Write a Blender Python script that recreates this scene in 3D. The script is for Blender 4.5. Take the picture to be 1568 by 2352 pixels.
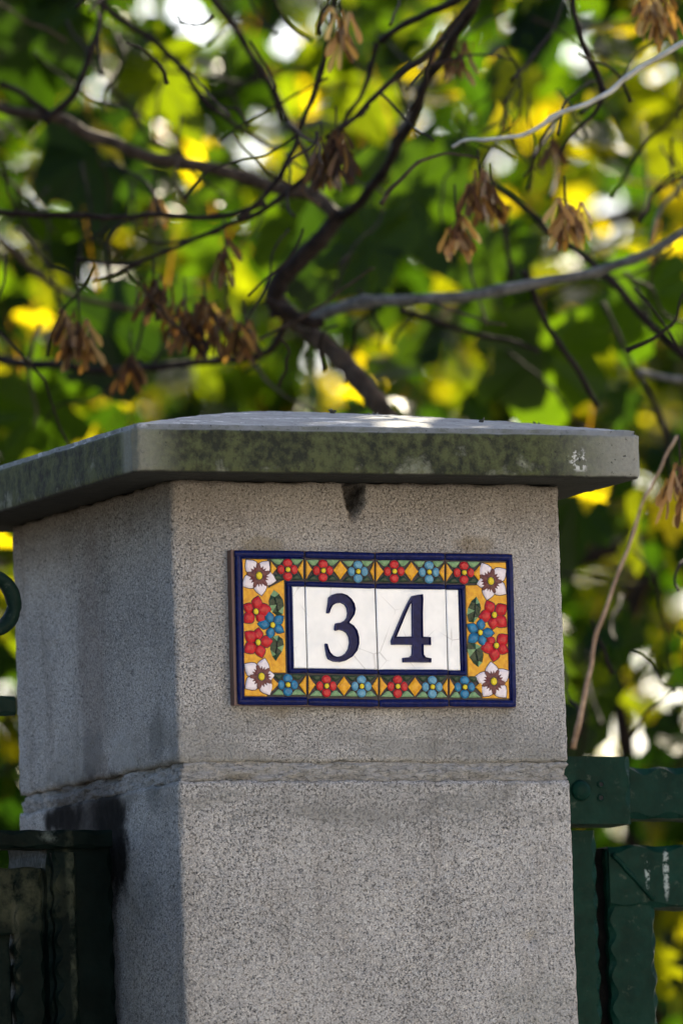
import bpy, bmesh, math, random
from math import sin, cos, pi, radians
from mathutils import Vector, Matrix, noise
from mathutils.geometry import tessellate_polygon
import numpy as np
random.seed(7)
S = bpy.context.scene
for o in list(bpy.data.objects): bpy.data.objects.remove(o)

# ---------------------------------------------------------------- camera, sky, sun, exposure
GZ = 2.42                                   # height of the pillar's top above the ground
CAM = Vector((-3.2736, -7.57069, -0.87061 + GZ))
YAW, PITCH, ROLL, FPX = 0.40534, 0.10211, -0.03243, 21205.7
Fw = Vector((sin(YAW)*cos(PITCH), cos(YAW)*cos(PITCH), sin(PITCH)))
R0 = Vector((cos(YAW), -sin(YAW), 0)); U0 = R0.cross(Fw)
Rt = cos(ROLL)*R0 + sin(ROLL)*U0; Up = -sin(ROLL)*R0 + cos(ROLL)*U0
cd = bpy.data.cameras.new("camera"); cam = bpy.data.objects.new("camera", cd)
S.collection.objects.link(cam); S.camera = cam
M = Matrix((Rt, Up, -Fw)).transposed().to_4x4(); M.translation = CAM; cam.matrix_world = M
cd.sensor_fit = 'HORIZONTAL'; cd.sensor_width = 15.6; cd.lens = 15.6*FPX/1568
cd.clip_start = .1; cd.clip_end = 500
cd.dof.use_dof = True; cd.dof.focus_distance = 8.28; cd.dof.aperture_fstop = cd.lens/55.0; cd.dof.aperture_blades = 0

SUN_EL, SUN_AZ = radians(38), radians(45)     # azimuth from +y towards +x: behind the pillar, to the right
SD = Vector((sin(SUN_AZ)*cos(SUN_EL), cos(SUN_AZ)*cos(SUN_EL), sin(SUN_EL)))
W = bpy.data.worlds.new("World"); S.world = W; W.use_nodes = True
wn = W.node_tree; bg = wn.nodes['Background']; sk = wn.nodes.new('ShaderNodeTexSky')
sk.sky_type = 'NISHITA'; sk.sun_disc = False; sk.sun_elevation = SUN_EL; sk.sun_rotation = SUN_AZ
sk.air_density = 1.0; sk.dust_density = 2.6; sk.ozone_density = 2.2
wn.links.new(sk.outputs[0], bg.inputs[0]); bg.inputs[1].default_value = .08
sl = bpy.data.lights.new("sun", 'SUN'); so = bpy.data.objects.new("sun", sl); S.collection.objects.link(so)
sl.energy = 5.0; sl.angle = radians(.5); sl.color = (1, .88, .66)
so.rotation_euler = SD.to_track_quat('Z', 'Y').to_euler(); so.location = (4, 6, 9)
S.view_settings.view_transform = 'Standard'; S.view_settings.look = 'None'; S.view_settings.gamma = 1
S.view_settings.exposure = 2.24
S.render.engine = 'CYCLES'
S.cycles.max_bounces = 8; S.cycles.transmission_bounces = 4; S.cycles.diffuse_bounces = 4

# ---------------------------------------------------------------- picking points
def ray(px, py): return (Fw + Rt*((px-784)/FPX) - Up*((py-1176)/FPX))
def at(px, py, D): return CAM + ray(px, py)*D
def aty(px, py, y):
    r = ray(px, py); return CAM + r*((y-CAM.y)/r.y)
def atx(px, py, x=-.19):
    r = ray(px, py); return tuple(CAM + r*((x-CAM.x)/r.x))

# ---------------------------------------------------------------- materials
class N:
    def __init__(s, name):
        s.m = bpy.data.materials.new(name); s.m.use_nodes = True; s.t = s.m.node_tree; s.t.nodes.clear()
        s.out = s.t.nodes.new('ShaderNodeOutputMaterial')
        s._p = None
    def n(s, typ, **k):
        x = s.t.nodes.new(typ)
        for a, b in k.items(): setattr(x, a, b)
        return x
    def l(s, a, b): s.t.links.new(a, b)
    def setin(s, sock, v):
        if isinstance(v, bpy.types.NodeSocket): s.l(v, sock)
        elif v is not None:
            if sock.type == 'RGBA' and not hasattr(v, '__len__'): v = (v, v, v, 1)
            if hasattr(v, '__len__') and len(v) == 3 and sock.type == 'RGBA': v = (*v, 1)
            sock.default_value = v
    def pos(s):
        if not s._p: s._p = s.n('ShaderNodeNewGeometry').outputs['Position']
        return s._p
    def sc(s, v, k=(1, 1, 1), o=(0, 0, 0)):
        x = s.n('ShaderNodeMapping'); s.l(v, x.inputs[0]); x.inputs[1].default_value = o; x.inputs[3].default_value = k
        return x.outputs[0]
    def noise(s, scale, detail=3, rough=.55, v=None, dist=0):
        x = s.n('ShaderNodeTexNoise'); s.l(v or s.pos(), x.inputs['Vector'])
        x.inputs['Scale'].default_value = scale; x.inputs['Detail'].default_value = detail
        x.inputs['Roughness'].default_value = rough; x.inputs['Distortion'].default_value = dist
        return x.outputs['Fac']
    def ramp(s, f, *st):
        x = s.n('ShaderNodeValToRGB'); s.l(f, x.inputs[0]); e = x.color_ramp.elements
        while len(e) < len(st): e.new(.5)
        for q, (p, c) in zip(e, st):
            q.position = p; q.color = (c, c, c, 1) if not hasattr(c, '__len__') else (*c, 1)
        return x.outputs[0]
    def mix(s, f, a, b, mode='MIX'):
        x = s.n('ShaderNodeMix', data_type='RGBA', blend_type=mode)
        s.setin(x.inputs[0], f); s.setin(x.inputs[6], a); s.setin(x.inputs[7], b); return x.outputs[2]
    def math(s, op, a, b=None, c=None):
        x = s.n('ShaderNodeMath', operation=op); s.setin(x.inputs[0], a)
        if b is not None: s.setin(x.inputs[1], b)
        if c is not None: s.setin(x.inputs[2], c)
        return x.outputs[0]
    def xyz(s):
        x = s.n('ShaderNodeSeparateXYZ'); s.l(s.pos(), x.inputs[0]); return x.outputs
    def blob(s, c, r, wob=.35, ns=40):
        """soft stain mask: 1 inside an ellipsoid at c with radii r, ragged edge"""
        d = s.n('ShaderNodeVectorMath', operation='SUBTRACT'); s.l(s.pos(), d.inputs[0]); d.inputs[1].default_value = c
        e = s.n('ShaderNodeVectorMath', operation='DIVIDE'); s.l(d.outputs[0], e.inputs[0]); e.inputs[1].default_value = r
        f = s.n('ShaderNodeVectorMath', operation='LENGTH'); s.l(e.outputs[0], f.inputs[0])
        g = s.math('ADD', f.outputs['Value'], s.math('MULTIPLY', s.math('SUBTRACT', s.noise(ns, 4), .5), wob*4))
        x = s.n('ShaderNodeMapRange', interpolation_type='SMOOTHSTEP'); s.l(g, x.inputs[0])
        x.inputs[1].default_value = 1.15; x.inputs[2].default_value = .55
        return x.outputs[0]
    def step(s, f, a, b):
        x = s.n('ShaderNodeMapRange', interpolation_type='SMOOTHSTEP'); s.setin(x.inputs[0], f)
        x.inputs[1].default_value = a; x.inputs[2].default_value = b; return x.outputs[0]
    def bump(s, h, st, dist=.001, nrm=None):
        x = s.n('ShaderNodeBump'); x.inputs['Strength'].default_value = st; x.inputs['Distance'].default_value = dist
        s.l(h, x.inputs['Height'])
        if nrm: s.l(nrm, x.inputs['Normal'])
        return x.outputs[0]
    def bsdf(s, col, rough=.6, nrm=None, metal=0, coat=0, spec=.5):
        x = s.n('ShaderNodeBsdfPrincipled'); s.setin(x.inputs['Base Color'], col); s.setin(x.inputs['Roughness'], rough)
        x.inputs['Metallic'].default_value = metal; x.inputs['Coat Weight'].default_value = coat
        x.inputs['Coat Roughness'].default_value = .08; x.inputs['Specular IOR Level'].default_value = spec
        if nrm: s.l(nrm, x.inputs['Normal'])
        s.l(x.outputs[0], s.out.inputs[0]); return x

def stone_base(n, light, mid, dark):
    """cast stone with fine aggregate, pale grains and dark open pits; returns colour, bump height"""
    a = n.noise(900, 2, .65); b = n.noise(520, 4, .76); c = n.noise(14, 4, .6)
    col = n.mix(n.ramp(a, (.38, 0), (.62, 1)), mid, light)
    col = n.mix(n.math('MULTIPLY', n.ramp(c, (.35, 0), (.7, 1)), .35), col, n.mix(.5, mid, dark))
    v = n.n('ShaderNodeTexVoronoi', feature='F1'); n.l(n.pos(), v.inputs['Vector']); v.inputs['Scale'].default_value = 330
    v.inputs['Randomness'].default_value = 1
    lo = n.noise(5, 4, .6)
    b = n.math('ADD', b, n.math('MULTIPLY', n.math('SUBTRACT', lo, .5), .16))
    pit = n.math('MULTIPLY', n.ramp(b, (.535, 0), (.585, 1)), n.ramp(a, (.40, .25), (.55, 1)))
    col = n.mix(n.math('MULTIPLY', pit, 1.0), col, dark)
    col = n.mix(n.ramp(n.noise(560, 3, .7), (.56, 0), (.66, .75)), col, (.72, .68, .64))
    col = n.mix(n.math('MULTIPLY', n.ramp(n.noise(3.2, 5, .6), (.42, 0), (.66, 1)), .28), col, n.mix(1, col, (.72, .72, .70), 'MULTIPLY'))
    gl = n.math('MULTIPLY', n.ramp(v.outputs['Distance'], (.12, 1), (.3, 0)), n.ramp(n.noise(90, 2), (.5, 0), (.62, 1)))
    col = n.mix(n.math('MULTIPLY', gl, .5), col, n.mix(.5, light, (.75, .72, .66)))
    h = n.math('SUBTRACT', n.math('MULTIPLY', a, .5), n.math('MULTIPLY', pit, 1.2))
    col = n.mix(n.ramp(n.noise(180, 4, .75), (.62, 0), (.68, .9)), col, dark)
    return col, h, pit

PT = GZ
def mat_stone(kind):
    n = N('cast stone ' + kind)
    if kind == 'block': col, h, pit = stone_base(n, (.52, .49, .46), (.30, .285, .27), (.05, .05, .052))
    else: col, h, pit = stone_base(n, (.40, .385, .36), (.29, .275, .255), (.04, .038, .036))
    X, Y, Z = n.xyz()
    # grimy cement smears beside the joint
    sm = n.noise(9, 5, .6, n.sc(n.pos(), (1, 1, 3.5)), .6)
    band = n.math('MULTIPLY', n.step(n.math('ABSOLUTE', n.math('ADD', Z, .262-PT)), .075, .018), n.ramp(sm, (.46, 0), (.56, 1)))
    smear = n.mix(n.math('MULTIPLY', n.ramp(n.noise(500, 2), (.5, 0), (.7, 1)), .4), (.25, .24, .22), (.1, .1, .1))
    col = n.mix(n.math('MULTIPLY', band, .7), col, smear)
    run = n.noise(1, 5, .65, n.sc(n.pos(), (38, 38, 3.2)), .3)
    col = n.mix(n.math('MULTIPLY', n.ramp(run, (.50, 0), (.66, 1)), .38), col, n.mix(1, col, (.58, .54, .50), 'MULTIPLY'))
    # shade under the cap painted as a warm dark fade
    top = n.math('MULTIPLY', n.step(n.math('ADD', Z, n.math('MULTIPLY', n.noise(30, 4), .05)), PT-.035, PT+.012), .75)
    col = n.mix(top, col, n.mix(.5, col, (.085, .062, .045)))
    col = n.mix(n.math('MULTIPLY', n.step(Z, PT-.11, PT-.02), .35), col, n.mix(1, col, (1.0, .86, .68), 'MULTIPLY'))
    # brown run on the left face, black grime round the gate hinge
    bro = n.blob((-.19, .20, PT-.17), (.05, .035, .15), .3, 25)
    col = n.mix(n.math('MULTIPLY', bro, .45), col, (.16, .125, .105))
    for c, r, k, cc, *w_ in (
                        (atx(360, 1690), (.03, .022, .028), .6, (.10, .105, .10)),
                        (atx(352, 1828), (.03, .020, .018), .65, (.07, .08, .08)),
                        (atx(212, 1730), (.03, .03, .030), .6, (.10, .105, .11)),
                        (atx(280, 1720), (.03, .04, .026), .35, (.5, .5, .5)),
                        (atx(340, 2080), (.03, .04, .03), .4, (.11, .12, .11)),
                        ((-.105, 0, PT-.058), (.022, .03, .009), .6, (.22, .17, .08)),
                        ((.105, 0, PT-.055), (.02, .03, .010), .7, (.21, .15, .07)),
                        ((-.09, 0, PT-.207), (.012, .03, .007), .45, (.20, .15, .08)),
                        ((.13, 0, PT-.232), (.075, .03, .028), .55, (.20, .195, .185)),
                        ((-.02, 0, PT-.292), (.11, .03, .02), .45, (.20, .19, .175)),
                        ((-.03, 0, PT-.228), (.02, .03, .012), .4, (.24, .235, .225)),
                        ((.15, 0, PT-.47), (.05, .03, .03), .5, (.22, .22, .20)),
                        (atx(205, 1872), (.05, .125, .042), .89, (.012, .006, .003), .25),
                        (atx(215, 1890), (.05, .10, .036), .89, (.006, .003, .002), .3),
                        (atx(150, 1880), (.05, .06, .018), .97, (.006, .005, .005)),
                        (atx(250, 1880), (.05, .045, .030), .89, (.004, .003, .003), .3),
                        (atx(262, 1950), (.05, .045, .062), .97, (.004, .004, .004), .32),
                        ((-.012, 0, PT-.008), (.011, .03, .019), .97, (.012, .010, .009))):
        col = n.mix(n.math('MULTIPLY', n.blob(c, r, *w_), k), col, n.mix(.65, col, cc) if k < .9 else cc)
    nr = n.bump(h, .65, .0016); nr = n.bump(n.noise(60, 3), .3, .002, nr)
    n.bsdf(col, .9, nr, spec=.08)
    return n.m
def mat_mortar():
    n = N('rough mortar')
    v = n.sc(n.pos(), (1, 1, 3))
    a = n.noise(120, 5, .7, v, .8); b = n.noise(350, 3, .6)
    col = n.mix(n.ramp(a, (.4, 0), (.6, 1)), (.25, .24, .225), (.40, .38, .36))
    col = n.mix(n.math('MULTIPLY', n.ramp(a, (.30, 1), (.42, 0)), .8), col, (.05, .05, .05))
    col = n.mix(n.math('MULTIPLY', n.ramp(b, (.55, 0), (.68, 1)), .7), col, (.07, .07, .07))
    X, Y, Z = n.xyz()
    for c, r, k, cc in ((atx(195, 1850), (.04, .10, .035), .6, (.03, .02, .016)),):
        col = n.mix(n.math('MULTIPLY', n.blob(c, r), k), col, cc)
    n.bsdf(col, .92, n.bump(n.math('ADD', a, n.math('MULTIPLY', b, .4)), .9, .004), spec=.2)
    return n.m
def mat_cap():
    n = N('mossy concrete cap')
    X, Y, Z = n.xyz()
    a = n.noise(400, 3, .6); c = n.noise(22, 6, .66, n.sc(n.pos(), (1, 1, 1)), .4); f = n.noise(120, 5, .7)
    conc = n.mix(a, (.17, .165, .14), (.30, .29, .25))
    g = n.n('ShaderNodeNewGeometry'); sn = n.n('ShaderNodeSeparateXYZ'); n.l(g.outputs['Normal'], sn.inputs[0])
    up = n.step(sn.outputs[2], .35, .75)
    side = n.math('SUBTRACT', 1, up)
    # green-black algae on the vertical faces, thinning to the right end and by the near corner
    k = n.math('MULTIPLY', n.step(X, .245, .14), n.math('ADD', .3, n.math('MULTIPLY', n.step(X, -.245, -.19), .7)))
    k = n.math('MAXIMUM', k, n.step(Y, -.045, -.02))
    band = n.math('ADD', n.math('MULTIPLY', c, .75), n.math('ADD', n.math('MULTIPLY', f, .35), n.math('MULTIPLY', n.step(Z, PT, PT+.04), .12)))
    al = n.math('MULTIPLY', n.step(band, .38, .54), k)
    algae = n.mix(n.ramp(n.math('ADD', n.math('MULTIPLY', f, .5), n.math('MULTIPLY', n.noise(45, 5, .7, n.sc(n.pos(), (1, 1, .7))), .5)), (.42, 0), (.57, 1)), (.007, .009, .003), (.085, .092, .035))
    col = n.mix(n.math('MULTIPLY', n.math('MULTIPLY', al, .93), side), conc, algae)
    col = n.mix(n.math('MULTIPLY', n.math('MULTIPLY', k, side), .55), col, n.mix(1, col, (.55, .62, .36), 'MULTIPLY'))
    topc = n.mix(n.ramp(n.noise(35, 6, .7), (.35, 0), (.7, 1)), (.13, .133, .135), (.23, .235, .235))
    topc = n.mix(n.math('MULTIPLY', n.ramp(f, (.58, 0), (.66, 1)), .6), topc, (.07, .07, .06))
    col = n.mix(up, col, topc)
    wsp = n.math('MULTIPLY', n.ramp(n.noise(16, 6, .75, n.sc(n.pos(), (1, 3, 1))), (.56, 0), (.62, 1)), up)
    col = n.mix(n.math('MULTIPLY', wsp, n.math('MULTIPLY', n.step(X, .02, -.05), .8)), col, (.6, .58, .56))
    bird = n.math('MULTIPLY', n.blob((.185, -.056, PT+.018), (.010, .02, .012), .3, 90), n.ramp(n.noise(170, 4, .7), (.52, 0), (.58, 1)))
    col = n.mix(n.math('MULTIPLY', bird, .65), col, (.7, .69, .66))
    pits = n.ramp(n.noise(150, 3, .7), (.64, 0), (.70, 1))
    col = n.mix(n.math('MULTIPLY', pits, .8), col, (.02, .02, .018))
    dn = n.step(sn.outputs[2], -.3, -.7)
    col = n.mix(n.math('MULTIPLY', dn, .95), col, (.012, .011, .009))  # underside blackened with grime and painted shade together
    h = n.math('SUBTRACT', n.math('ADD', n.math('MULTIPLY', a, .4), f), pits)
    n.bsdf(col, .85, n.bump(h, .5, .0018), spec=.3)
    return n.m
def mat_glaze(name, c1, c2=None, rough=.12, ns=260):
    n = N(name); c2 = c2 or tuple(x*.6 for x in c1)
    col = n.mix(n.ramp(n.noise(ns, 3, .5), (.35, 0), (.65, 1)), c1, c2)
    n.bsdf(col, rough, n.bump(n.noise(110, 2, .5), .25, .0015), coat=0, spec=.10 if 'navy' in name else .2)
    return n.m
def mat_white():
    n = N('white glaze')
    col = n.mix(n.ramp(n.noise(55, 3, .5), (.4, 0), (.7, 1)), (.90, .885, .88), (.80, .795, .80))
    v = n.n('ShaderNodeTexVoronoi', feature='DISTANCE_TO_EDGE'); n.l(n.sc(n.pos(), (1, 1, 1)), v.inputs['Vector']); v.inputs['Scale'].default_value = 26
    cr = n.math('MULTIPLY', n.ramp(v.outputs['Distance'], (.006, 1), (.014, 0)), n.ramp(n.noise(20, 2), (.52, 0), (.6, .45)))
    col = n.mix(cr, col, (.35, .33, .33))
    n.bsdf(col, .1, n.bump(n.noise(48, 2, .5), .35, .003), coat=.4)
    return n.m
def mat_paint(name, c, rough=.38, chips=True, drip=None):
    n = N(name)
    a = n.noise(40, 4, .6); f = n.noise(260, 3, .6)
    col = n.mix(n.ramp(a, (.35, 0), (.7, 1)), c, tuple(x*1.7+.002 for x in c))
    if chips:
        col = n.mix(n.math('MULTIPLY', n.ramp(n.noise(70, 6, .75), (.60, 0), (.68, 1)), .6), col, (.06, .075, .055))
    if drip:
        for (dx, dy, dz), (rx, ry, rz), dc, ky in drip:
            m = n.math('MULTIPLY', n.blob((dx, dy, dz), (rx, ry, rz), .3, 120), n.ramp(n.noise(230 if ky > .49 and c[1] > .01 else 60, 4, .7), (ky-.06, 0), (ky if c[1] > .01 else ky+.2, 1)))
            col = n.mix(n.math('MULTIPLY', m, .9), col, dc)
    n.bsdf(col, n.ramp(f, (.3, rough), (.8, rough+.25)), spec=.06, nrm=n.bump(n.math('ADD', n.noise(45, 3), n.math('MULTIPLY', f, .15)), .45, .003))
    return n.m
def mat_bark(name, c1, c2):
    n = N(name)
    col = n.mix(n.ramp(n.noise(60, 5, .7), (.35, 0), (.65, 1)), c1, c2)
    n.bsdf(col, .75, n.bump(n.noise(120, 4, .7), .6, .002), spec=.08)
    return n.m
def mat_leaf(name, trans=.55):
    n = N(name)
    a = n.n('ShaderNodeAttribute', attribute_name='tint'); c = a.outputs['Color']
    c = n.mix(n.math('MULTIPLY', n.ramp(n.noise(50, 3), (.4, 0), (.7, 1)), .4), c, n.mix(1, c, (.6, .7, .5), 'MULTIPLY'))
    k = (.22, .25, .28) if 'leaf' in name else (.6, .6, .6)
    p = n.n('ShaderNodeBsdfPrincipled'); n.setin(p.inputs['Base Color'], n.mix(1, c, k, 'MULTIPLY')); p.inputs['Specular IOR Level'].default_value = .18; p.inputs['Roughness'].default_value = .42
    t = n.n('ShaderNodeBsdfTranslucent'); n.setin(t.inputs[0], n.mix(1, c, (1.55, 1.5, .30), 'MULTIPLY'))
    x = n.n('ShaderNodeMixShader'); x.inputs[0].default_value = trans
    n.l(p.outputs[0], x.inputs[1]); n.l(t.outputs[0], x.inputs[2]); n.l(x.outputs[0], n.out.inputs[0])
    return n.m
def simple(name, c, r=.8):
    n = N(name); n.bsdf(n.mix(n.noise(6, 5, .6), c, tuple(x*.65 for x in c)), r, n.bump(n.noise(30, 4), .3, .01)); return n.m

# ---------------------------------------------------------------- mesh helpers
def link(name, verts, faces, mats, parent=None, midx=None, smooth=False, tint=None):
    base = Vector(parent['base']) if parent is not None and 'base' in parent else Vector((0, 0, 0))
    me = bpy.data.meshes.new(name)
    me.from_pydata([tuple(Vector(v)-base) for v in verts], [], faces)
    if not isinstance(mats, (list, tuple)): mats = [mats]
    for m in mats: me.materials.append(m)
    if midx: me.polygons.foreach_set('material_index', midx)
    if smooth is True: me.polygons.foreach_set('use_smooth', [True]*len(faces))
    elif smooth: me.polygons.foreach_set('use_smooth', smooth)
    if tint is not None:
        at_ = me.color_attributes.new('tint', 'FLOAT_COLOR', 'POINT')
        at_.data.foreach_set('color', [x for c in tint for x in (*c, 1)])
    me.update()
    o = bpy.data.objects.new(name, me); S.collection.objects.link(o)
    if parent is not None:
        o.parent = parent
        # a part below a part keeps the same origin as its thing
        if 'base' in parent: o['base'] = parent['base']
    return o
def thing(name, label, cat, base, group=None, kind=None):
    o = bpy.data.objects.new(name, None); S.collection.objects.link(o); o.location = base; o['base'] = tuple(base)
    o.empty_display_size = .05
    o['label'] = label; o['category'] = cat
    if group: o['group'] = group
    return o
class MB:
    def __init__(s): s.v = []; s.f = []; s.m = []; s.s = []; s.t = []
    def add(s, vs, fs, mi=0, sm=False, tint=None):
        b = len(s.v); s.v += [Vector(v) for v in vs]; s.f += [tuple(b+i for i in f) for f in fs]
        s.m += [mi]*len(fs); s.s += [sm]*len(fs)
        if tint is not None: s.t += [tint]*len(vs)
    def box(s, a, b, mi=0):
        x0, y0, z0 = a; x1, y1, z1 = b
        s.add([(x0,y0,z0),(x1,y0,z0),(x1,y1,z0),(x0,y1,z0),(x0,y0,z1),(x1,y0,z1),(x1,y1,z1),(x0,y1,z1)],
              [(0,3,2,1),(4,5,6,7),(0,1,5,4),(1,2,6,5),(2,3,7,6),(3,0,4,7)], mi)
    def tube(s, pts, rad, seg=8, mi=0, wob=0, caps=True):
        P = [Vector(p) for p in pts]; n = len(P)
        rad = rad if hasattr(rad, '__len__') else [rad]*n
        b = []; up = Vector((.13, .21, 1)).normalized()
        for i in range(n):
            t = (P[min(i+1, n-1)]-P[max(i-1, 0)]).normalized()
            a = t.cross(up)
            if a.length < .05: a = t.cross(Vector((1, 0, 0)))
            a.normalize(); c = t.cross(a)
            for k in range(seg):
                q = 2*pi*k/seg; r = rad[i]*(1+wob*(noise.noise(P[i]*60+Vector((k, 0, 0)))))
                b.append(P[i]+(a*cos(q)+c*sin(q))*r)
        f = [(i*seg+k, i*seg+(k+1) % seg, (i+1)*seg+(k+1) % seg, (i+1)*seg+k) for i in range(n-1) for k in range(seg)]
        if caps: f += [tuple(range(seg))[::-1], tuple((n-1)*seg+k for k in range(seg))]
        s.add(b, f, mi, True)
    def build(s, name, mats, parent=None):
        return link(name, s.v, s.f, mats, parent, s.m, s.s, s.t or None)
def smooth_path(pts, k=5):
    P = [Vector(p) for p in pts]; P = [2*P[0]-P[1]]+P+[2*P[-1]-P[-2]]; o = []
    for i in range(1, len(P)-2):
        for j in range(k):
            t = j/k; a, b, c, d = P[i-1:i+3]
            o.append(.5*((2*b)+(c-a)*t+(2*a-5*b+4*c-d)*t*t+(3*b-a-3*c+d)*t**3))
    o.append(P[-2]); return o

def rough_box(x0, x1, y0, y1, z0, z1, step, amp, disp=None, tw=0):
    """box of fine grid faces; each vertex pushed about by noise so that edges chip"""
    nx, ny, nz = [max(1, round(a/step)) for a in (x1-x0, y1-y0, z1-z0)]
    idx = {}; vs = []; fs = []
    def V(i, j, k):
        q = (i, j, k)
        if q not in idx:
            p = Vector((x0+(x1-x0)*i/nx, y0+(y1-y0)*j/ny, z0+(z1-z0)*k/nz))
            ed = (i in (0, nx))+(j in (0, ny))+(k in (0, nz))
            e = noise.noise_vector(p*90)*.6+noise.noise_vector(p*230)*.5+noise.noise_vector(p*24)*.4
            c = Vector((x0+x1, y0+y1, z0+z1))/2
            inn = Vector(((-1 if i == nx else 1 if i == 0 else 0), (-1 if j == ny else 1 if j == 0 else 0), (-1 if k == nz else 1 if k == 0 else 0)))
            p2 = p+e*amp*(1 if ed == 1 else .9)
            if ed >= 2: p2 += Vector((inn.x, inn.y, inn.z*.25))*amp*(1.0+1.6*max(0, noise.noise(p*70)))
            if disp: p2 = disp(p2, inn, p)
            idx[q] = len(vs); vs.append(p2)
        return idx[q]
    for i in range(nx):
        for j in range(ny):
            fs.append((V(i,j,0), V(i,j+1,0), V(i+1,j+1,0), V(i+1,j,0)))
            fs.append((V(i,j,nz), V(i+1,j,nz), V(i+1,j+1,nz), V(i,j+1,nz)))
        for k in range(nz):
            fs.append((V(i,0,k), V(i+1,0,k), V(i+1,0,k+1), V(i,0,k+1)))
            fs.append((V(i,ny,k), V(i,ny,k+1), V(i+1,ny,k+1), V(i+1,ny,k)))
    for j in range(ny):
        for k in range(nz):
            fs.append((V(0,j,k), V(0,j,k+1), V(0,j+1,k+1), V(0,j+1,k)))
            fs.append((V(nx,j,k), V(nx,j+1,k), V(nx,j+1,k+1), V(nx,j,k+1)))
    return vs, fs

# ---------------------------------------------------------------- setting
m_soil = simple('leafy soil', (.07, .055, .035)); m_pave = simple('grey paving', (.13, .14, .15)); m_road = simple('asphalt', (.07, .07, .07))
def sheet(name, x0, x1, y0, y1, z, m):
    o = link(name, [(x0,y0,z),(x1,y0,z),(x1,y1,z),(x0,y1,z)], [(0,1,2,3)], m); o['kind'] = 'structure'; return o
sheet('ground', -150, 150, -150, 150, -.12, m_soil)
mb = MB(); mb.box((-60, -9.2, -.6), (60, .8, 0)); o = mb.build('pavement', m_pave); o['kind'] = 'structure'
sheet('road', -60, 60, -13.4, -9.2, -.116, m_road)

# ---------------------------------------------------------------- pillar
HW, DP = .19, .39384
pil = thing('gate_pillar', 'square pillar of speckled grey cast stone blocks with an overhanging mossy cap', 'pillar', (0, DP/2, 0))
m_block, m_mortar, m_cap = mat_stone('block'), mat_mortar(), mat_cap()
def notch(p, inn, p0):
    if p0.y < .001 and p0.z > PT-.045:
        d = Vector(((p0.x+.012)/.0085, (p0.z-PT)/.026, 0)); q = max(0, 1-d.length*.8-noise.noise(p0*120)*.25)
        p.y += min(.03, q*.06)
    if inn.z: p.z += .0018*noise.noise(Vector((p0.x*60, p0.y*60, p0.z*20)))
    # a few deep pits
    for cx, cz, r in ((.147, -.412, .0042), (.187, -.262, .006), (.11, -.262, .004)):
        if p0.y < .001:
            d = math.hypot(p0.x-cx, p0.z-PT-cz)
            if d < r*1.6: p.y += .006*(1-d/(r*1.6))
    return p
vs, fs = rough_box(-HW, HW, 0, DP, PT-.2515, PT, .0031, .0011, notch)
link('block', vs, fs, m_block, pil, smooth=True)
vs, fs = rough_box(-HW-.001, HW+.001, -.001, DP, PT-.520, PT-.2685, .0031, .0011, notch)
link('block', vs, fs, m_block, pil, smooth=True)
def mort(p, inn, p0):
    w = noise.fractal(Vector((p0.x*40, p0.y*40, p0.z*160)), 1, 2, 4)
    p = p+Vector((inn.x, inn.y, 0))*(.0008+.0030*w)
    # open crack along the bottom of the front joint and the top of the left one
    if p0.y < .001 and p0.z < PT-.263:
        p.y += .007*max(0, noise.noise(Vector((p0.x*45, 3.3, 0)))+.12)
    if p0.x < -HW+.003 and p0.z > PT-.256:
        p.x += .006*max(0, noise.noise(Vector((p0.y*35, 9.3, 0)))+.3)
    return p
vs, fs = rough_box(-HW+.0005, HW-.0005, .0005, DP-.001, PT-.2690, PT-.2510, .0024, .0014, mort)
link('mortar_joint', vs, fs, m_mortar, pil, smooth=True)
z = PT-.520
while z > .3:
    vs, fs = rough_box(-HW+.002, HW-.002, .002, DP-.002, z-.0175, z+.0005, .012, .0012)
    link('mortar_joint', vs, fs, m_mortar, pil, smooth=True)
    z2 = max(0, z-.27)
    if z2 < .3: z2 = -.02
    vs, fs = rough_box(-HW, HW, 0, DP, z2, z-.017, .010, .0010)
    link('block', vs, fs, m_block, pil, smooth=True); z = z2
# cap: slab with softened arrises and a low hipped, slightly domed top
OV, CT = .0565, .0435
def cap_mesh():
    x0, x1, y0, y1 = -HW-OV, HW+OV, -OV, DP+OV
    def disp(p, inn, p0):
        if inn.z < 0 and p0.z > PT+CT-.002:
            u = min(1, min(p0.x-x0, x1-p0.x)/(x1-x0)*2.0/.97); v = min(1, min(p0.y-y0, y1-p0.y)/(y1-y0)*2.0/.97)
            t = min(u, v); t = 1-(1-t)**1.2; t = t*(1-.0*t)
            p.z += .043*t
        if inn.x and inn.y and p0.x > 0 and PT+.012 < p0.z < PT+.036: p.x -= .003*max(0, .4+noise.noise(p0*160))
        r = .0035
        if inn.z < 0 and (inn.x or inn.y): p += Vector((inn.x, inn.y, 0))*r*.8; p.z -= r*.6
        if inn.x and inn.y: p += Vector((inn.x, inn.y, 0))*.002
        return p
    return rough_box(x0, x1, y0, y1, PT+.0006, PT+CT, .0036, .00085, disp)
vs, fs = cap_mesh()
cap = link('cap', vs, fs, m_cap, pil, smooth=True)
m_bit = simple('dry moss', (.03, .03, .022))
def moss(px, py, n, w):
    b = MB(); r = random.Random(px)
    p = aty(px, py, .02 if px > 1000 else .12)
    for i in range(n):
        q = p+Vector((r.uniform(-w, w), r.uniform(-w, w)*.5, 0)); a = r.uniform(0, pi)
        b.tube([q-Vector((0, 0, .004)), q+Vector((cos(a)*.003, 0, .0006)), q+Vector((cos(a)*.005, sin(a)*.003, r.uniform(0, .003)))], [.0011, .0011, .0004], 5)
    b.build('moss_tuft', m_bit, cap)
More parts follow.
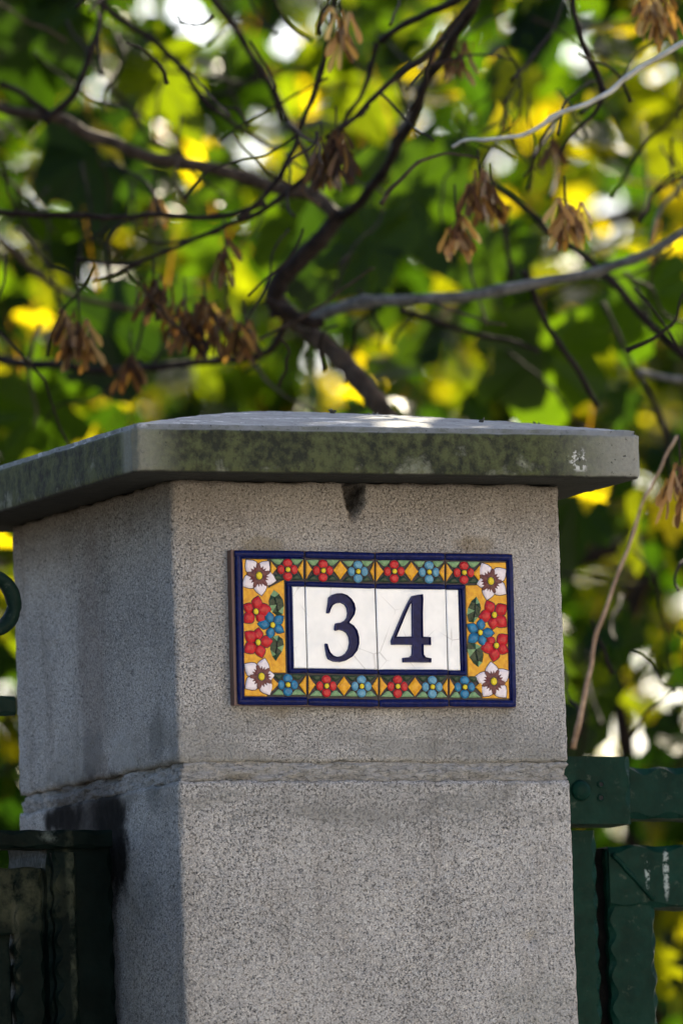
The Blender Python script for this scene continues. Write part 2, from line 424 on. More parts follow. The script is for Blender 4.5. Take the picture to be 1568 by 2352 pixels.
moss(763, 944, 4, .001); moss(855, 953, 9, .004); moss(1101, 966, 3, .001); moss(1238, 974, 2, .0015)

# ---------------------------------------------------------------- number plaque (traced tile by tile)
PY = -.0095     # face of the tiles
def Lz(zx, zy): p = aty((900+zx/2.6133)*.57415, (2160+zy/2.6133)*.57415, PY); return (p.x, p.z)
def Rz(zx, zy): p = aty((1480+zx/2.529)*.57415, (2160+zy/2.529)*.57415, PY); return (p.x, p.z)
plq = thing('number_plaque', 'glazed ceramic house number plaque reading 34 inside a border of painted flowers', 'house number', (0, 0, PT-.2))
m_navy = mat_glaze('navy glaze', (.003, .006, .05), (.006, .011, .085), .1)
m_ridge = mat_glaze('thin navy glaze on the ridge', (.045, .05, .15), (.015, .02, .10), .12)  # lighter navy paints the highlight along the numeral ridges
m_ink = mat_glaze('dark outline glaze', (.030, .022, .028), (.02, .02, .03), .3)
m_yel = mat_glaze('amber glaze', (.80, .40, .02), (.66, .27, .012))
m_red = mat_glaze('red glaze', (.62, .022, .028), (.42, .014, .018))
m_blu = mat_glaze('turquoise glaze', (.025, .22, .40), (.014, .12, .26))
m_paleb = mat_glaze('pale blue glaze', (.14, .34, .46), (.06, .22, .36))
m_grn = mat_glaze('light green glaze', (.22, .36, .17), (.14, .26, .12))
m_dgr = mat_glaze('dark green glaze', (.012, .032, .016), (.02, .05, .025))
m_mau = mat_glaze('mauve glaze', (.16, .045, .045), (.10, .03, .035))
m_pnk = mat_glaze('pinkish white glaze', (.86, .76, .77), (.74, .63, .66))
m_cen = mat_glaze('yellow glaze', (.80, .62, .02), (.7, .5, .015))
m_wht = mat_white()
m_clay = simple('clay body', (.20, .12, .10))
m_grout = simple('grout', (.17, .15, .14))
def pillow(b, poly, h, mi, lo=0, ring=.62, top=1.0, ctr=None, mi2=None, smooth=True):
    """raised cushion of glaze over a 2-D outline (star-shaped about its centre), facing -y"""
    n = len(poly); c = ctr or (sum(p[0] for p in poly)/n, sum(p[1] for p in poly)/n)
    def r(k, hh): return [(c[0]+(x-c[0])*k, PY-hh, c[1]+(z_-c[1])*k) for x, z_ in poly]
    vs = r(1, lo)+r(.93, lo+h*.55)+r(ring, lo+h)+[(c[0], PY-lo-h*top, c[1])]
    area = sum(poly[i][0]*poly[(i+1) % n][1]-poly[(i+1) % n][0]*poly[i][1] for i in range(n))
    fl = (lambda f: f) if area > 0 else (lambda f: tuple(reversed(f)))
    fs = []
    for q in range(2):
        fs += [fl((q*n+i, q*n+(i+1) % n, (q+1)*n+(i+1) % n, (q+1)*n+i)) for i in range(n)]
    fi = [fl((2*n+i, 2*n+(i+1) % n, 3*n)) for i in range(n)]
    b.add(vs, fs, mi, smooth); b.add([vs[2*n+i] for i in range(n)]+[vs[3*n]], [fl((i, (i+1) % n, n)) for i in range(n)], mi if mi2 is None else mi2, smooth)
def flat(b, loops, y, mi, flip=False):
    vs = [Vector((x, 0, z_)) for lp in loops for x, z_ in lp]
    tris = tessellate_polygon([[Vector((x, z_, 0)) for x, z_ in lp] for lp in loops])
    fs = []
    for t in tris:
        a, c, d = [vs[i] for i in t]
        k = (c.x-a.x)*(d.z-a.z)-(d.x-a.x)*(c.z-a.z)
        fs.append(tuple(t) if k > 0 else tuple(reversed(t)))
    b.add([(v.x, y, v.z) for v in vs], fs, mi)
def grow(poly, d):
    n = len(poly); ar = sum(poly[i][0]*poly[(i+1) % n][1]-poly[(i+1) % n][0]*poly[i][1] for i in range(n)); sg = 1 if ar > 0 else -1
    o = []
    for i in range(n):
        a = Vector(poly[i-1]); b = Vector(poly[i]); c = Vector(poly[(i+1) % n])
        e1 = (b-a).normalized(); e2 = (c-b).normalized()
        nn = Vector((e1.y+e2.y, -(e1.x+e2.x)))
        if nn.length < 1e-6: nn = Vector((e1.y, -e1.x))
        nn.normalize(); m = min(2.0, 1/max(.4, nn.dot(Vector((e1.y, -e1.x)))))
        o.append(tuple(b+nn*d*sg*m))
    return o
PXM = 9.0e-5   # one zoom pixel in metres
def rim(b, loops, mi, prof, mrow=None):
    """stroke relief: rows of (inset, height) around each loop, floor tessellated on the last"""
    rings = [[grow(lp, s*ins) for lp, s in loops] for ins, h in prof]
    for q in range(len(prof)-1):
        for li in range(len(loops)):
            A, B = rings[q][li], rings[q+1][li]; n = len(A)
            vs = [(x, PY-prof[q][1], z_) for x, z_ in A]+[(x, PY-prof[q+1][1], z_) for x, z_ in B]
            ar = sum(A[i][0]*A[(i+1) % n][1]-A[(i+1) % n][0]*A[i][1] for i in range(n))*loops[li][1]
            fs = [(i, (i+1) % n, n+(i+1) % n, n+i) for i in range(n)]
            if ar < 0: fs = [tuple(reversed(f)) for f in fs]
            b.add(vs, fs, mi if not mrow else mrow[q], True)
    flat(b, rings[-1], PY-prof[-1][1], mi)
def ell(c, r1, r2, ang, n=14):
    return [(c[0]+cos(t)*r1*cos(ang)-sin(t)*r2*sin(ang), c[1]+cos(t)*r1*sin(ang)+sin(t)*r2*cos(ang)) for t in [2*pi*i/n for i in range(n)]]
def petal(c, tip, w, inner=.12):
    """pointed petal from near the centre to the tip (2-D metres)"""
    c = Vector(c); t = Vector(tip); d = t-c; L = d.length; d.normalize(); s = Vector((-d.y, d.x))
    prof = [(inner, .10), (.28, .32), (.45, .50), (.60, .52), (.76, .38), (.90, .17)]
    pts = [c+d*L*a+s*w*k for a, k in prof]+[t]+[c+d*L*a-s*w*k for a, k in reversed(prof)]
    return [tuple(p) for p in pts]
OUT = 4.5*PXM
def star_flower(tile, Z, c, tips, kind, ecc=38):
    b = MB(); C = Z(*c); T = [Z(*t) for t in tips]
    mats = [m_ink, {'w': m_pnk, 'r': m_red, 'b': m_blu}[kind], m_mau, m_cen]
    ds = [(Vector(t)-Vector(C)).length for t in T]
    for t, dd in zip(T, ds):
        w = dd*{'w': .68, 'r': .70, 'b': .60}[kind]
        p = petal(C, t, w); q = grow(p, OUT)
        flat(b, [q], PY-.00105-random.uniform(0, .00012), 0)
        if kind == 'w':
            cc = Vector(C).lerp(Vector(t), .66); pillow(b, [tuple(Vector(C).lerp(Vector(v), 1)) for v in p], .0011, 1, .0007, .55, 1.1, tuple(cc))
        else: pillow(b, p, .0014, 1, .0006, .5, 1.15, tuple(Vector(C).lerp(Vector(t), .55)))
    if kind == 'w':
        pts = []; m = sum(ds)/5
        angs = sorted(math.atan2(t[1]-C[1], t[0]-C[0]) for t in T)
        for i, a in enumerate(angs):
            nx = angs[(i+1) % 5]+(2*pi if i == 4 else 0)
            for k, rr in ((0, .40), (.12, .58), (.25, .42), (.38, .60), (.5, .66), (.62, .60), (.75, .42), (.88, .58)):
                aa = a+(nx-a)*k; pts.append((C[0]+cos(aa)*m*rr*1.0, C[1]+sin(aa)*m*rr*1.0))
        pillow(b, pts, .0007, 2, .0017, .5, 1.3, C, smooth=False)
    r = ecc*PXM
    flat(b, [ell(C, r*1.2, r*1.12, pi/2, 18)], PY-.0026, 0)
    pillow(b, ell(C, r*1.05, r*.92, pi/2, 18), .0012, 3, .0022)
    b.build('flower', mats, tile)
def small_flower(tile, Z, c, kind, k=1.0):
    b = MB(); mats = [m_ink, {'r': m_red, 'b': m_paleb, 'B': m_blu}[kind], m_cen]
    for dx, dy, rx, ry in ((0, -68, 52, 45), (0, 70, 50, 47), (-68, 0, 40, 48), (68, 0, 40, 48)):
        C = Z(c[0]+dx*k, c[1]+dy*k); p = ell(C, rx*PXM*k, ry*PXM*k, 0, 16)
        flat(b, [grow(p, OUT)], PY-.0011-random.uniform(0, .0001), 0); pillow(b, p, .0013, 1, .0007, .6)
    C = Z(*c); flat(b, [ell(C, 32*PXM, 32*PXM, 0, 16)], PY-.0021, 0); pillow(b, ell(C, 26*PXM, 26*PXM, 0, 16), .0011, 2, .0018)
    b.build('flower', mats, tile)
def diamond(tile, Z, c, w, h, lft=1, rgt=1):
    w *= 1.08; h *= 1.04
    P = [(c[0]-w*lft, c[1]), (c[0], c[1]+h)] if not rgt else None
    pts = []
    if lft: pts += [(c[0], c[1]-h), (c[0]-w*.55, c[1]-h*.42), (c[0]-w, c[1]), (c[0]-w*.55, c[1]+h*.42), (c[0], c[1]+h)]
    else: pts += [(c[0]+2, c[1]-h), (c[0]+2, c[1]+h)]
    if rgt: pts += [(c[0]+w*.55, c[1]+h*.42), (c[0]+w, c[1]), (c[0]+w*.55, c[1]-h*.42)]
    if not rgt: pts[0] = (c[0]-2, c[1]-h); pts[-1] = (c[0]-2, c[1]+h)
    if lft and rgt: pass
    p = [Z(*q) for q in pts]
    b = MB(); flat(b, [grow(p, OUT)] if (lft and rgt) else [p], PY-.0007, 0)
    pillow(b, grow(p, -2*PXM), .0011, 1, .0006, .55, smooth=False); b.build('diamond', [m_ink, m_yel], tile)
def small_leaves(tile, Z, c, xl, xr, ytop, ybot, light_top):
    for top in (1, 0):
        y = ytop if top else ybot; sg = 1 if top else -1
        b = MB()
        for x0, x1 in ((c[0]-38, xl), (c[0]+38, xr)):
            d = 1 if x1 > x0 else -1; L = abs(x1-x0)
            q = [(x0, y), (x0+d*L*.10, y+sg*28), (x0+d*L*.32, y+sg*60), (x0+d*L*.55, y+sg*58), (x0+d*L*.78, y+sg*30), (x1, y+sg*3), (x0+d*L*.5, y-sg*1)]
            p = [Z(*t) for t in q]
            flat(b, [grow(p, 4*PXM)], PY-.0005-random.uniform(0, .0001), 0); pillow(b, p, .0010, 1, .0004, .5, smooth=False)
        b.build('leaf', [m_ink, m_grn if top == light_top else m_dgr], tile)
def big_leaf(tile, Z, pts, ctr):
    b = MB(); p = [Z(*q) for q in pts]; C = [Z(*q) for q in ctr]
    flat(b, [grow(p, OUT)], PY-.0006, 0); flat(b, [p], PY-.0010, 1)
    n = len(p)
    # facets fan out from the midrib, light and dark by turns as glazed
    for i in range(n):
        a, c = p[i], p[(i+1) % n]; m = min(C, key=lambda q: (q[0]-(a[0]+c[0])/2)**2+(q[1]-(a[1]+c[1])/2)**2)
        hh = .0021
        t3 = [(a[0], PY-.001, a[1]), (c[0], PY-.001, c[1]), (m[0], PY-hh, m[1])]
        k = (c[0]-a[0])*(m[1]-a[1])-(m[0]-a[0])*(c[1]-a[1])
        b.add(t3, [(0, 1, 2) if k > 0 else (2, 1, 0)], 1 if (i*7 % 3) else 2)
    for u, v in zip(C, C[1:]):
        b.tube([(u[0], PY-.002, u[1]), (v[0], PY-.002, v[1])], 4*PXM, 4, 0)
    b.build('leaf', [m_ink, m_dgr, m_grn], tile)
def tile_body(x_tl, x_tr, x_br, x_bl):
    """four corner points (2-D) going round: top-left, top-right, bottom-right, bottom-left"""
    P = [x_tl, x_tr, x_br, x_bl]; b = MB(); c = (sum(p[0] for p in P)/4, sum(p[1] for p in P)/4)
    f = [(x, PY+.0004, z_) for x, z_ in P]; k = [(x, .0015, z_) for x, z_ in P]
    vs = f+k; b.add(vs, [(3, 2, 1, 0), (0, 1, 5, 4), (1, 2, 6, 5), (2, 3, 7, 6), (3, 0, 4, 7), (4, 5, 6, 7)], 0)
    return b.build('tile', [m_clay], plq)
def bar(b, p, q, w0, mi=0, h=.0024, e=0):
    """rounded glazed bar along p-q (2-D), half width w0"""
    p = Vector(p); q = Vector(q); d = (q-p); L = d.length; d.normalize(); s = Vector((-d.y, d.x)); n = 14; vs = []
    prof = [(-1, 0), (-.88, .55), (-.6, .9), (0, 1), (.6, .9), (.88, .55), (1, 0)]
    for i in range(n+1):
        t = i/n; kk = 1 if 0 < i < n or not e else .5
        c = p+d*L*t
        for a, g in prof:
            u = c+s*w0*a*(1 if kk == 1 else .8); vs.append((u.x, PY-.0002-h*g*kk, u.y))
    m = len(prof); fs = [(i*m+j, i*m+j+1, (i+1)*m+j+1, (i+1)*m+j) for i in range(n) for j in range(m-1)]
    # face outward (-y)
    a, c2, dd = [Vector(vs[k]) for k in fs[2][:3]]
    if (c2-a).cross(dd-a).y > 0: fs = [tuple(reversed(f)) for f in fs]
    b.add(vs, fs, mi, True)
def lerp2(a, b, t): return (a[0]+(b[0]-a[0])*t, a[1]+(b[1]-a[1])*t)
G = 1.5   # half joint in zoom px
# --- left end tile
TL = tile_body(Lz(62, 104), Lz(822-G, 114), Lz(856-G, 1738), Lz(100, 1726))
T3 = tile_body(Lz(826+G, 114), Rz(44-G, 128), Rz(84-G, 1697), Lz(858+G, 1738))
T4 = tile_body(Rz(46+G, 124), Rz(751-G, 128), Rz(793-G, 1697), Rz(87+G, 1697))
TR = tile_body(Rz(755+G, 128), Rz(1437, 140), Rz(1477, 1697), Rz(795+G, 1690))
def bed(tile, poly, mi, y=.0002, name='picture_ground'):
    b = MB(); flat(b, [poly], PY-y, 0); return b.build(name, [mi], tile)
# dark ground of each tile's picture
bed(TL, [Lz(90, 110), Lz(820, 118), Lz(852, 1730), Lz(124, 1718)], m_ink, .0001)
bed(T3, [Lz(830, 118), Rz(40, 132), Rz(80, 1690), Lz(862, 1730)], m_ink, .0001)
bed(T4, [Rz(50, 130), Rz(748, 134), Rz(788, 1690), Rz(90, 1692)], m_ink, .0001)
bed(TR, [Rz(760, 132), Rz(1432, 146), Rz(1470, 1690), Rz(800, 1685)], m_ink, .0001)
# outer borders
def border(tile, segs, nm='border'):
    for p, q, w in segs:
        b = MB(); bar(b, p, q, w*PXM, e=1); b.build(nm, [m_navy], tile)
border(TL, [(Lz(95, 146), Lz(818, 152), 37), (Lz(130, 125), Lz(160, 1712), 34), (Lz(135, 1688), Lz(852, 1692), 38),
            (Lz(168, 190), Lz(190, 1648), 9), (Lz(170, 187), Lz(818, 195), 7), (Lz(190, 1650), Lz(852, 1652), 8)])
border(TL, [(Lz(632, 462), Lz(826, 462), 27), (Lz(652, 440), Lz(672, 1395), 20), (Lz(683, 470), Lz(702, 1360), 14), (Lz(655, 1374), Lz(852, 1370), 24)])
border(T3, [(Lz(836, 155), Rz(36, 166), 37), (Lz(868, 1695), Rz(76, 1655), 38)])
border(T3, [(Lz(836, 463), Rz(42, 470), 26), (Lz(862, 1370), Rz(70, 1340), 25)])
border(T4, [(Rz(52, 166), Rz(746, 170), 38), (Rz(92, 1655), Rz(786, 1652), 40)])
border(T4, [(Rz(58, 468), Rz(752, 476), 28), (Rz(86, 1342), Rz(780, 1342), 30)])
border(TR, [(Rz(758, 172), Rz(1432, 180), 36), (Rz(1410, 150), Rz(1448, 1688), 32), (Rz(800, 1652), Rz(1470, 1660), 36), (Rz(1378, 220), Rz(1412, 1620), 8)])
border(TR, [(Rz(762, 478), Rz(955, 478), 24), (Rz(930, 460), Rz(958, 1370), 19), (Rz(900, 500), Rz(925, 1330), 14), (Rz(790, 1345), Rz(965, 1352), 24)])
# amber grounds of the end panels, leaving dark lines between cells
def cells(tile, Z, polys):
    for p in polys:
        b = MB(); q = [Z(*t) for t in p]; flat(b, [q], PY-.0003, 0)
        g = grow(q, -3*PXM); rim(b, [(g, 1)], 1, [(0, .0003), (-6*PXM, .0009)]) ; b.build('amber_field', [m_ink, m_yel], tile)
cells(TL, Lz, [[(172, 198), (440, 203), (450, 500), (616, 412), (618, 470), (636, 1392), (480, 1392), (440, 1640), (198, 1636)]])
cells(TR, Rz, [[(960, 460), (1075, 455), (1120, 228), (1374, 228), (1408, 1608), (1130, 1606), (1090, 1400), (985, 1396)]])
# white panels
def white(tile, poly):
    b = MB(); q = poly; rim(b, [(q, 1)], 0, [(0, .0003), (-8*PXM, .0011), (-30*PXM, .0008)]); b.build('white_field', [m_wht], tile)
white(TL, [Lz(698, 488), Lz(827, 490), Lz(852, 1342), Lz(712, 1342)])
white(T3, [Lz(836, 490), Rz(42, 492), Rz(72, 1312), Lz(860, 1345)])
white(T4, [Rz(54, 494), Rz(758, 502), Rz(780, 1316), Rz(80, 1314)])
white(TR, [Rz(764, 506), Rz(888, 508), Rz(912, 1320), Rz(788, 1320)])
# numerals
three = [(1050,770),(1056,720),(1065,670),(1072,605),(1108,575),(1160,558),(1210,556),(1265,575),(1312,616),(1343,665),(1357,725),(1345,785),(1318,828),(1290,866),(1335,895),(1373,948),(1393,1020),(1394,1090),(1372,1165),(1322,1228),(1255,1268),(1190,1283),(1120,1275),(1066,1250),(1050,1210),(1040,1150),(1032,1095),(1042,1083),(1062,1087),(1072,1130),(1092,1178),(1122,1208),(1160,1222),(1210,1213),(1250,1186),(1278,1140),(1290,1080),(1283,1020),(1260,977),(1220,952),(1178,946),(1150,955),(1133,945),(1136,905),(1143,876),(1165,870),(1200,865),(1238,846),(1262,815),(1270,770),(1262,718),(1238,680),(1200,662),(1155,668),(1118,690),(1096,730),(1083,772)]
four = [(410,570),(470,556),(525,548),(529,600),(524,750),(528,978),(605,983),(608,1070),(532,1068),(534,1160),(550,1185),(612,1198),(610,1246),(470,1244),(320,1243),(318,1196),(385,1188),(412,1170),(418,1066),(205,1065),(202,1022),(240,930),(330,720),(380,620)]
fhole = [(412,645),(398,655),(345,775),(262,978),(415,977),(413,800)]
def densify(p, d=40):
    o = []
    for i in range(len(p)):
        a = p[i]; b = p[(i+1) % len(p)]; k = max(1, int(math.hypot(b[0]-a[0], b[1]-a[1])/d))
        o += [(a[0]+(b[0]-a[0])*j/k, a[1]+(b[1]-a[1])*j/k) for j in range(k)]
    return o
PR = [(0, .0006), (-5*PXM, .0034), (-9*PXM, .0034), (-14*PXM, .0012)]
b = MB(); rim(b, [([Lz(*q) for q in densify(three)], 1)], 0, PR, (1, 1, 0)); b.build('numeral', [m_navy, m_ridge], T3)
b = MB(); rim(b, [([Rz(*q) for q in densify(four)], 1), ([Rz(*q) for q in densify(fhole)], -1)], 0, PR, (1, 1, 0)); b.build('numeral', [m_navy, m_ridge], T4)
# flower strips
for t, Z, c, k, xl, xr, tp in (
        (TL, Lz, (648, 312), 'r', 470, 812, 1), (T3, Lz, (1018, 322), 'r', 842, 1190, 1), (T3, Lz, (1383, 332), 'b', 1222, 1545, 1),
        (TL, Lz, (650, 1518), 'B', 490, 838, 0), (T3, Lz, (1053, 1530), 'r', 880, 1228, 0), (T3, Lz, (1420, 1533), 'b', 1256, 1580, 0),
        (T4, Rz, (238, 320), 'r', 70, 400, 1), (T4, Rz, (590, 328), 'b', 430, 742, 1), (TR, Rz, (943, 333), 'r', 768, 1110, 1),
        (T4, Rz, (272, 1485), 'r', 105, 440, 0), (T4, Rz, (623, 1490), 'b', 465, 775, 0), (TR, Rz, (950, 1492), 'B', 805, 1115, 0)):
    small_flower(t, Z, c, k)
    small_leaves(t, Z, c, xl, xr, c[1]-112, c[1]+106, tp)
for t, Z, c, w, h, l_, r_ in (
        (TL, Lz, (815, 310), 62, 104, 1, 0), (T3, Lz, (838, 310), 66, 104, 0, 1), (T3, Lz, (1200, 318), 72, 98, 1, 1), (TL, Lz, (846, 1520), 75, 104, 1, 0),
        (T3, Lz, (864, 1520), 74, 104, 0, 1), (T3, Lz, (1238, 1530), 72, 102, 1, 1), (T3, Rz, (38, 320), 44, 100, 1, 0), (T4, Rz, (52, 320), 80, 104, 0, 1),
        (T4, Rz, (412, 320), 70, 98, 1, 1), (T4, Rz, (748, 328), 60, 92, 1, 0), (TR, Rz, (762, 328), 68, 96, 0, 1), (T3, Rz, (78, 1482), 66, 98, 1, 0),
        (T4, Rz, (92, 1482), 76, 100, 0, 1), (T4, Rz, (450, 1490), 72, 98, 1, 1), (T4, Rz, (782, 1490), 60, 90, 1, 0), (TR, Rz, (796, 1490), 55, 90, 0, 1),
        (TL, Lz, (470, 300), 65, 78, 0, 1), (TL, Lz, (478, 1510), 82, 80, 0, 1), (TR, Rz, (1112, 342), 76, 90, 1, 0), (TR, Rz, (1130, 1492), 70, 70, 1, 0)):
    diamond(t, Z, c, w, h, l_, r_)
big_leaf(TL, Lz, [(505,525),(560,565),(600,625),(612,690),(600,780),(545,800),(490,760),(455,690),(450,640),(470,580)], [(512,600),(530,680),(548,750)])
big_leaf(TL, Lz, [(490,1010),(550,1000),(600,1040),(612,1100),(590,1170),(525,1268),(490,1220),(465,1150),(470,1080)], [(535,1060),(535,1130),(525,1200)])
big_leaf(TR, Rz, [(1070,575),(1105,640),(1118,700),(1090,780),(1045,840),(990,830),(975,760),(985,690),(1020,620)], [(1062,650),(1052,720),(1045,790)])
big_leaf(TR, Rz, [(1090,1290),(1130,1240),(1143,1160),(1120,1080),(1060,1050),(985,1030),(978,1110),(1000,1190),(1040,1250)], [(1060,1110),(1072,1170),(1085,1230)])
star_flower(TL, Lz, (345, 378), [(213,208),(452,222),(532,430),(377,587),(176,486)], 'w')
star_flower(TL, Lz, (370, 1433), [(412,1238),(514,1415),(463,1627),(206,1556),(198,1298)], 'w')
star_flower(TL, Lz, (312, 752), [(342,585),(482,715),(408,858),(192,868),(182,682)], 'r', 30)
star_flower(TL, Lz, (335, 1075), [(345,918),(497,1058),(385,1238),(195,1178),(200,962)], 'r', 30)
star_flower(TL, Lz, (487, 893), [(438,742),(607,797),(612,967),(455,1042),(332,880)], 'b', 28)
star_flower(TR, Rz, (1210, 420), [(1122,232),(1372,300),(1372,550),(1175,612),(1072,450)], 'w')
star_flower(TR, Rz, (1240, 1435), [(1215,1233),(1402,1328),(1372,1598),(1136,1588),(1058,1383)], 'w')
star_flower(TR, Rz, (1245, 762), [(1172,612),(1378,662),(1378,882),(1233,912),(1088,782)], 'r', 30)
star_flower(TR, Rz, (1265, 1072), [(1178,985),(1388,962),(1396,1137),(1240,1237),(1110,1105)], 'r', 30)
star_flower(TR, Rz, (1103, 940), [(1125,792),(1252,945),(1150,1082),(985,1040),(972,858)], 'b', 28)
b = MB(); c4 = [Lz(66, 108), Rz(1434, 144), Rz(1474, 1694), Lz(103, 1723)]
flat(b, [grow(c4, -.0012)], PY+.003, 0); q0 = grow(c4, -.0012)
b.add([(x, PY+.003, z_) for x, z_ in q0]+[(x, .001, z_) for x, z_ in q0], [(0, 1, 5, 4), (1, 2, 6, 5), (2, 3, 7, 6), (3, 0, 4, 7)], 0)
b.build('grout', [m_grout], plq)

# ---------------------------------------------------------------- forged gates
def D2(px, py, y): p = aty(px, py, y); return p
def ham_bar(b, A, B, w, d, wave=.0016, per=.024, ph=0, cham=.0025, mi=0, nseg=None, sides=(1, 1)):
    """hammered flat bar from A to B in an x-z plane: width w across, depth d backwards (+y); edges undulate"""
    A = Vector(A); B = Vector(B); L = (B-A).length; t = (B-A).normalized(); s = Vector((0, 1, 0)).cross(t).normalized()
    n = nseg or max(4, int(L/.003)); prof = None; vs = []
    for i in range(n+1):
        c = A+t*L*i/n; x = L*i/n
        wa = wave*(.7*sin(2*pi*(x/per+.35*noise.noise(Vector((x*22, ph, 3))))+ph)+.9*noise.noise(Vector((x*60, ph, 0))))*sides[0]; wb = wave*(.7*sin(2*pi*(x/per+.35*noise.noise(Vector((x*22, ph, 8))))+ph+1.7)+.9*noise.noise(Vector((x*60, ph+9, 0))))*sides[1]
        fr = .0008*noise.noise(Vector((x*50, ph, 5)))
        l_, r_ = -w/2+wa, w/2+wb; q = cham
        for u, v in ((l_, q), (l_+q*(1.3+.8*sin(2*pi*x/per+ph)), 0), (0, fr), (r_-q*(1.3+.8*sin(2*pi*x/per+ph+1.7)), 0), (r_, q), (r_, d-q), (r_-q, d), (l_+q, d), (l_, d-q)):
            vs.append(c+s*u+Vector((0, v, 0)))
    m = 9; fs = [(i*m+j, i*m+(j+1) % m, (i+1)*m+(j+1) % m, (i+1)*m+j) for i in range(n) for j in range(m)]
    fs += [tuple(range(m))[::-1], tuple(n*m+j for j in range(m))]
    b.add(vs, fs, mi, False)
YR = .10
def pt(px, py, y=YR): return aty(px, py, y)
w_dr = pt(1540, 2005); w_d2 = pt(1497, 2005)
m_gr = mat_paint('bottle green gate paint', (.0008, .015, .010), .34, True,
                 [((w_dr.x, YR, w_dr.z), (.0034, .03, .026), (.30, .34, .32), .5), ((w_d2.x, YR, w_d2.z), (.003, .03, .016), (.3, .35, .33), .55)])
m_gl = mat_paint('shade darkened green gate paint', (.001, .004, .0028), .5, False,  # left gate's shade is put into this darker green
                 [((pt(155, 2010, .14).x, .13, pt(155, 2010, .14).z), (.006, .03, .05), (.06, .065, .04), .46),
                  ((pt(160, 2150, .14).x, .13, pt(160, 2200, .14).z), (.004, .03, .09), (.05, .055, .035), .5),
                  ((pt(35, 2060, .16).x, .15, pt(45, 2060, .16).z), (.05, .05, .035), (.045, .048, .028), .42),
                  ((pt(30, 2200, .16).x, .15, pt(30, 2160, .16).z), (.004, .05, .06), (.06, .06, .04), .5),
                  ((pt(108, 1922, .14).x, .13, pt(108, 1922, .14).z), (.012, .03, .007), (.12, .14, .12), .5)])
GR = thing('garden_gate', 'bottle green hammered iron gate bolted right of the pillar', 'gate', (pt(1500, 1900).x, YR, 0))
xr = pt(1568, 1800).x+.9
pA = pt(1352, 1735); pB = pt(1352, 1893)
b = MB(); P0 = pt(1352, 1738, YR-.012); P1 = pt(1357, 1893, YR-.012)
ham_bar(b, P1, P0, .083, .05, .0006, .03, 1, .003); br = b.build('hinge_plate', m_gr, GR)
b = MB(); bc = pt(1333, 1816, YR-.0122)
def dome(b, c, r, h, mi=0, n=20, k=6):
    vs = []; fs = []
    for j in range(k):
        a = (pi/2)*j/(k-1)
        for i in range(n): vs.append((c.x+cos(2*pi*i/n)*r*cos(a)*(1+.04*noise.noise(Vector((i, j, 2.)))), c.y-h*sin(a)**.8, c.z+sin(2*pi*i/n)*r*cos(a)))
    fs = [(j*n+i, j*n+(i+1) % n, (j+1)*n+(i+1) % n, (j+1)*n+i) for j in range(k-1) for i in range(n)]
    b.add(vs, fs, mi, True)
dome(b, bc, .0098, .005); b.build('bolt', m_gr, br)
m_hole = simple('painted hole shade', (.002, .002, .002))  # near-black disc colour stands for the shade inside a hole
def hole(px, py, y, parent, r=.0026):
    b = MB(); c = pt(px, py, y)
    n = 14
    rings = []
    for rr, dy in ((1.35, 0), (1.0, -.0007), (.8, .0)):
        rings.append([(c.x+cos(2*pi*i/n)*r*rr, c.y-.0004+dy, c.z+sin(2*pi*i/n)*r*rr) for i in range(n)])
    vs = sum(rings, []); fs = [(j*n+i, j*n+(i+1) % n, (j+1)*n+(i+1) % n, (j+1)*n+i) for j in range(2) for i in range(n)]
    b.add(vs, fs, 0, True); b.add(rings[2], [tuple(range(n))], 1); b.build('rivet_hole', [m_gr, m_hole], parent)
for py in (1802, 1833): hole(1380, py, YR-.0125, br)
b = MB(); P0 = pt(1390, 1822, YR-.004); P1 = Vector((xr, P0.y, P0.z)); ham_bar(b, P0, P1, .047, .045, .0011, .034, .5, .003, sides=(1, .7))
ra = b.build('rail', m_gr, GR)
for py in (1804, 1835): hole(1413, py, YR-.0045, ra)
b = MB(); P0 = pt(1306, 1908, YR); P1 = Vector((P0.x, P0.y, .05))
ham_bar(b, P1, P0, .034+.02, .012, .0016, .025, 0, .003); b.build('jamb', m_gr, GR)
b = MB(); g0 = pt(1350, 1960, YR+.022); g1 = pt(1398, 1960, YR+.022)
b.box((g0.x, YR+.022, .05), (g1.x, YR+.034, pt(1380, 1950, YR+.022).z)); b.build('gap_shade_bar', mat_paint('gap shade black', (.0008, .001, .001), .7, False), GR)  # dark bar added to hold the shade in the gap
TPz = pt(1500, 1943, YR+.012).z; SX = (pt(1395, 2000, YR+.012).x+pt(1500, 2000, YR+.012).x)/2
SWd = pt(1500, 2000, YR+.012).x-pt(1395, 2000, YR+.012).x
b = MB(); ham_bar(b, (SX, YR+.012, .05), (SX, YR+.012, TPz-.004), SWd, .06, .0016, .027, 2, .0028)
b.build('stile', m_gr, GR)
b = MB(); hr = .057
ham_bar(b, (SX-SWd/2+.001, YR+.0102, TPz-hr/2), (xr, YR+.0102, TPz-hr/2), hr, .055, .0010, .05, 1, .003); b.build('rail', m_gr, GR)
b = MB(); q0 = pt(1405, 1962, YR+.0095); q1 = pt(1500, 2066, YR+.0095)
b.tube([q0.lerp(q1, i/12)+Vector((.0015*noise.noise(Vector((i*1.7, 0, 0))), 0, .0015*noise.noise(Vector((0, i*1.7, 0))))) for i in range(13)], [.0022]*13, 6, wob=.5)
b.build('weld', m_gr, GR)
for k in range(1, 6):
    x = SX+.16*k
    if x < xr:
        b = MB(); ham_bar(b, (x+.03, YR+.03, .05), (x+.03, YR+.03, TPz-hr+.002), .016, .016, .0008, .03, k, .002); b.build('bar', m_gr, GR)
b = MB(); ham_bar(b, (SX-SWd/2, YR+.012, .16), (xr, YR+.012, .16), .05, .04, .0008, .05, 1, .003); b.build('rail', m_gr, GR)
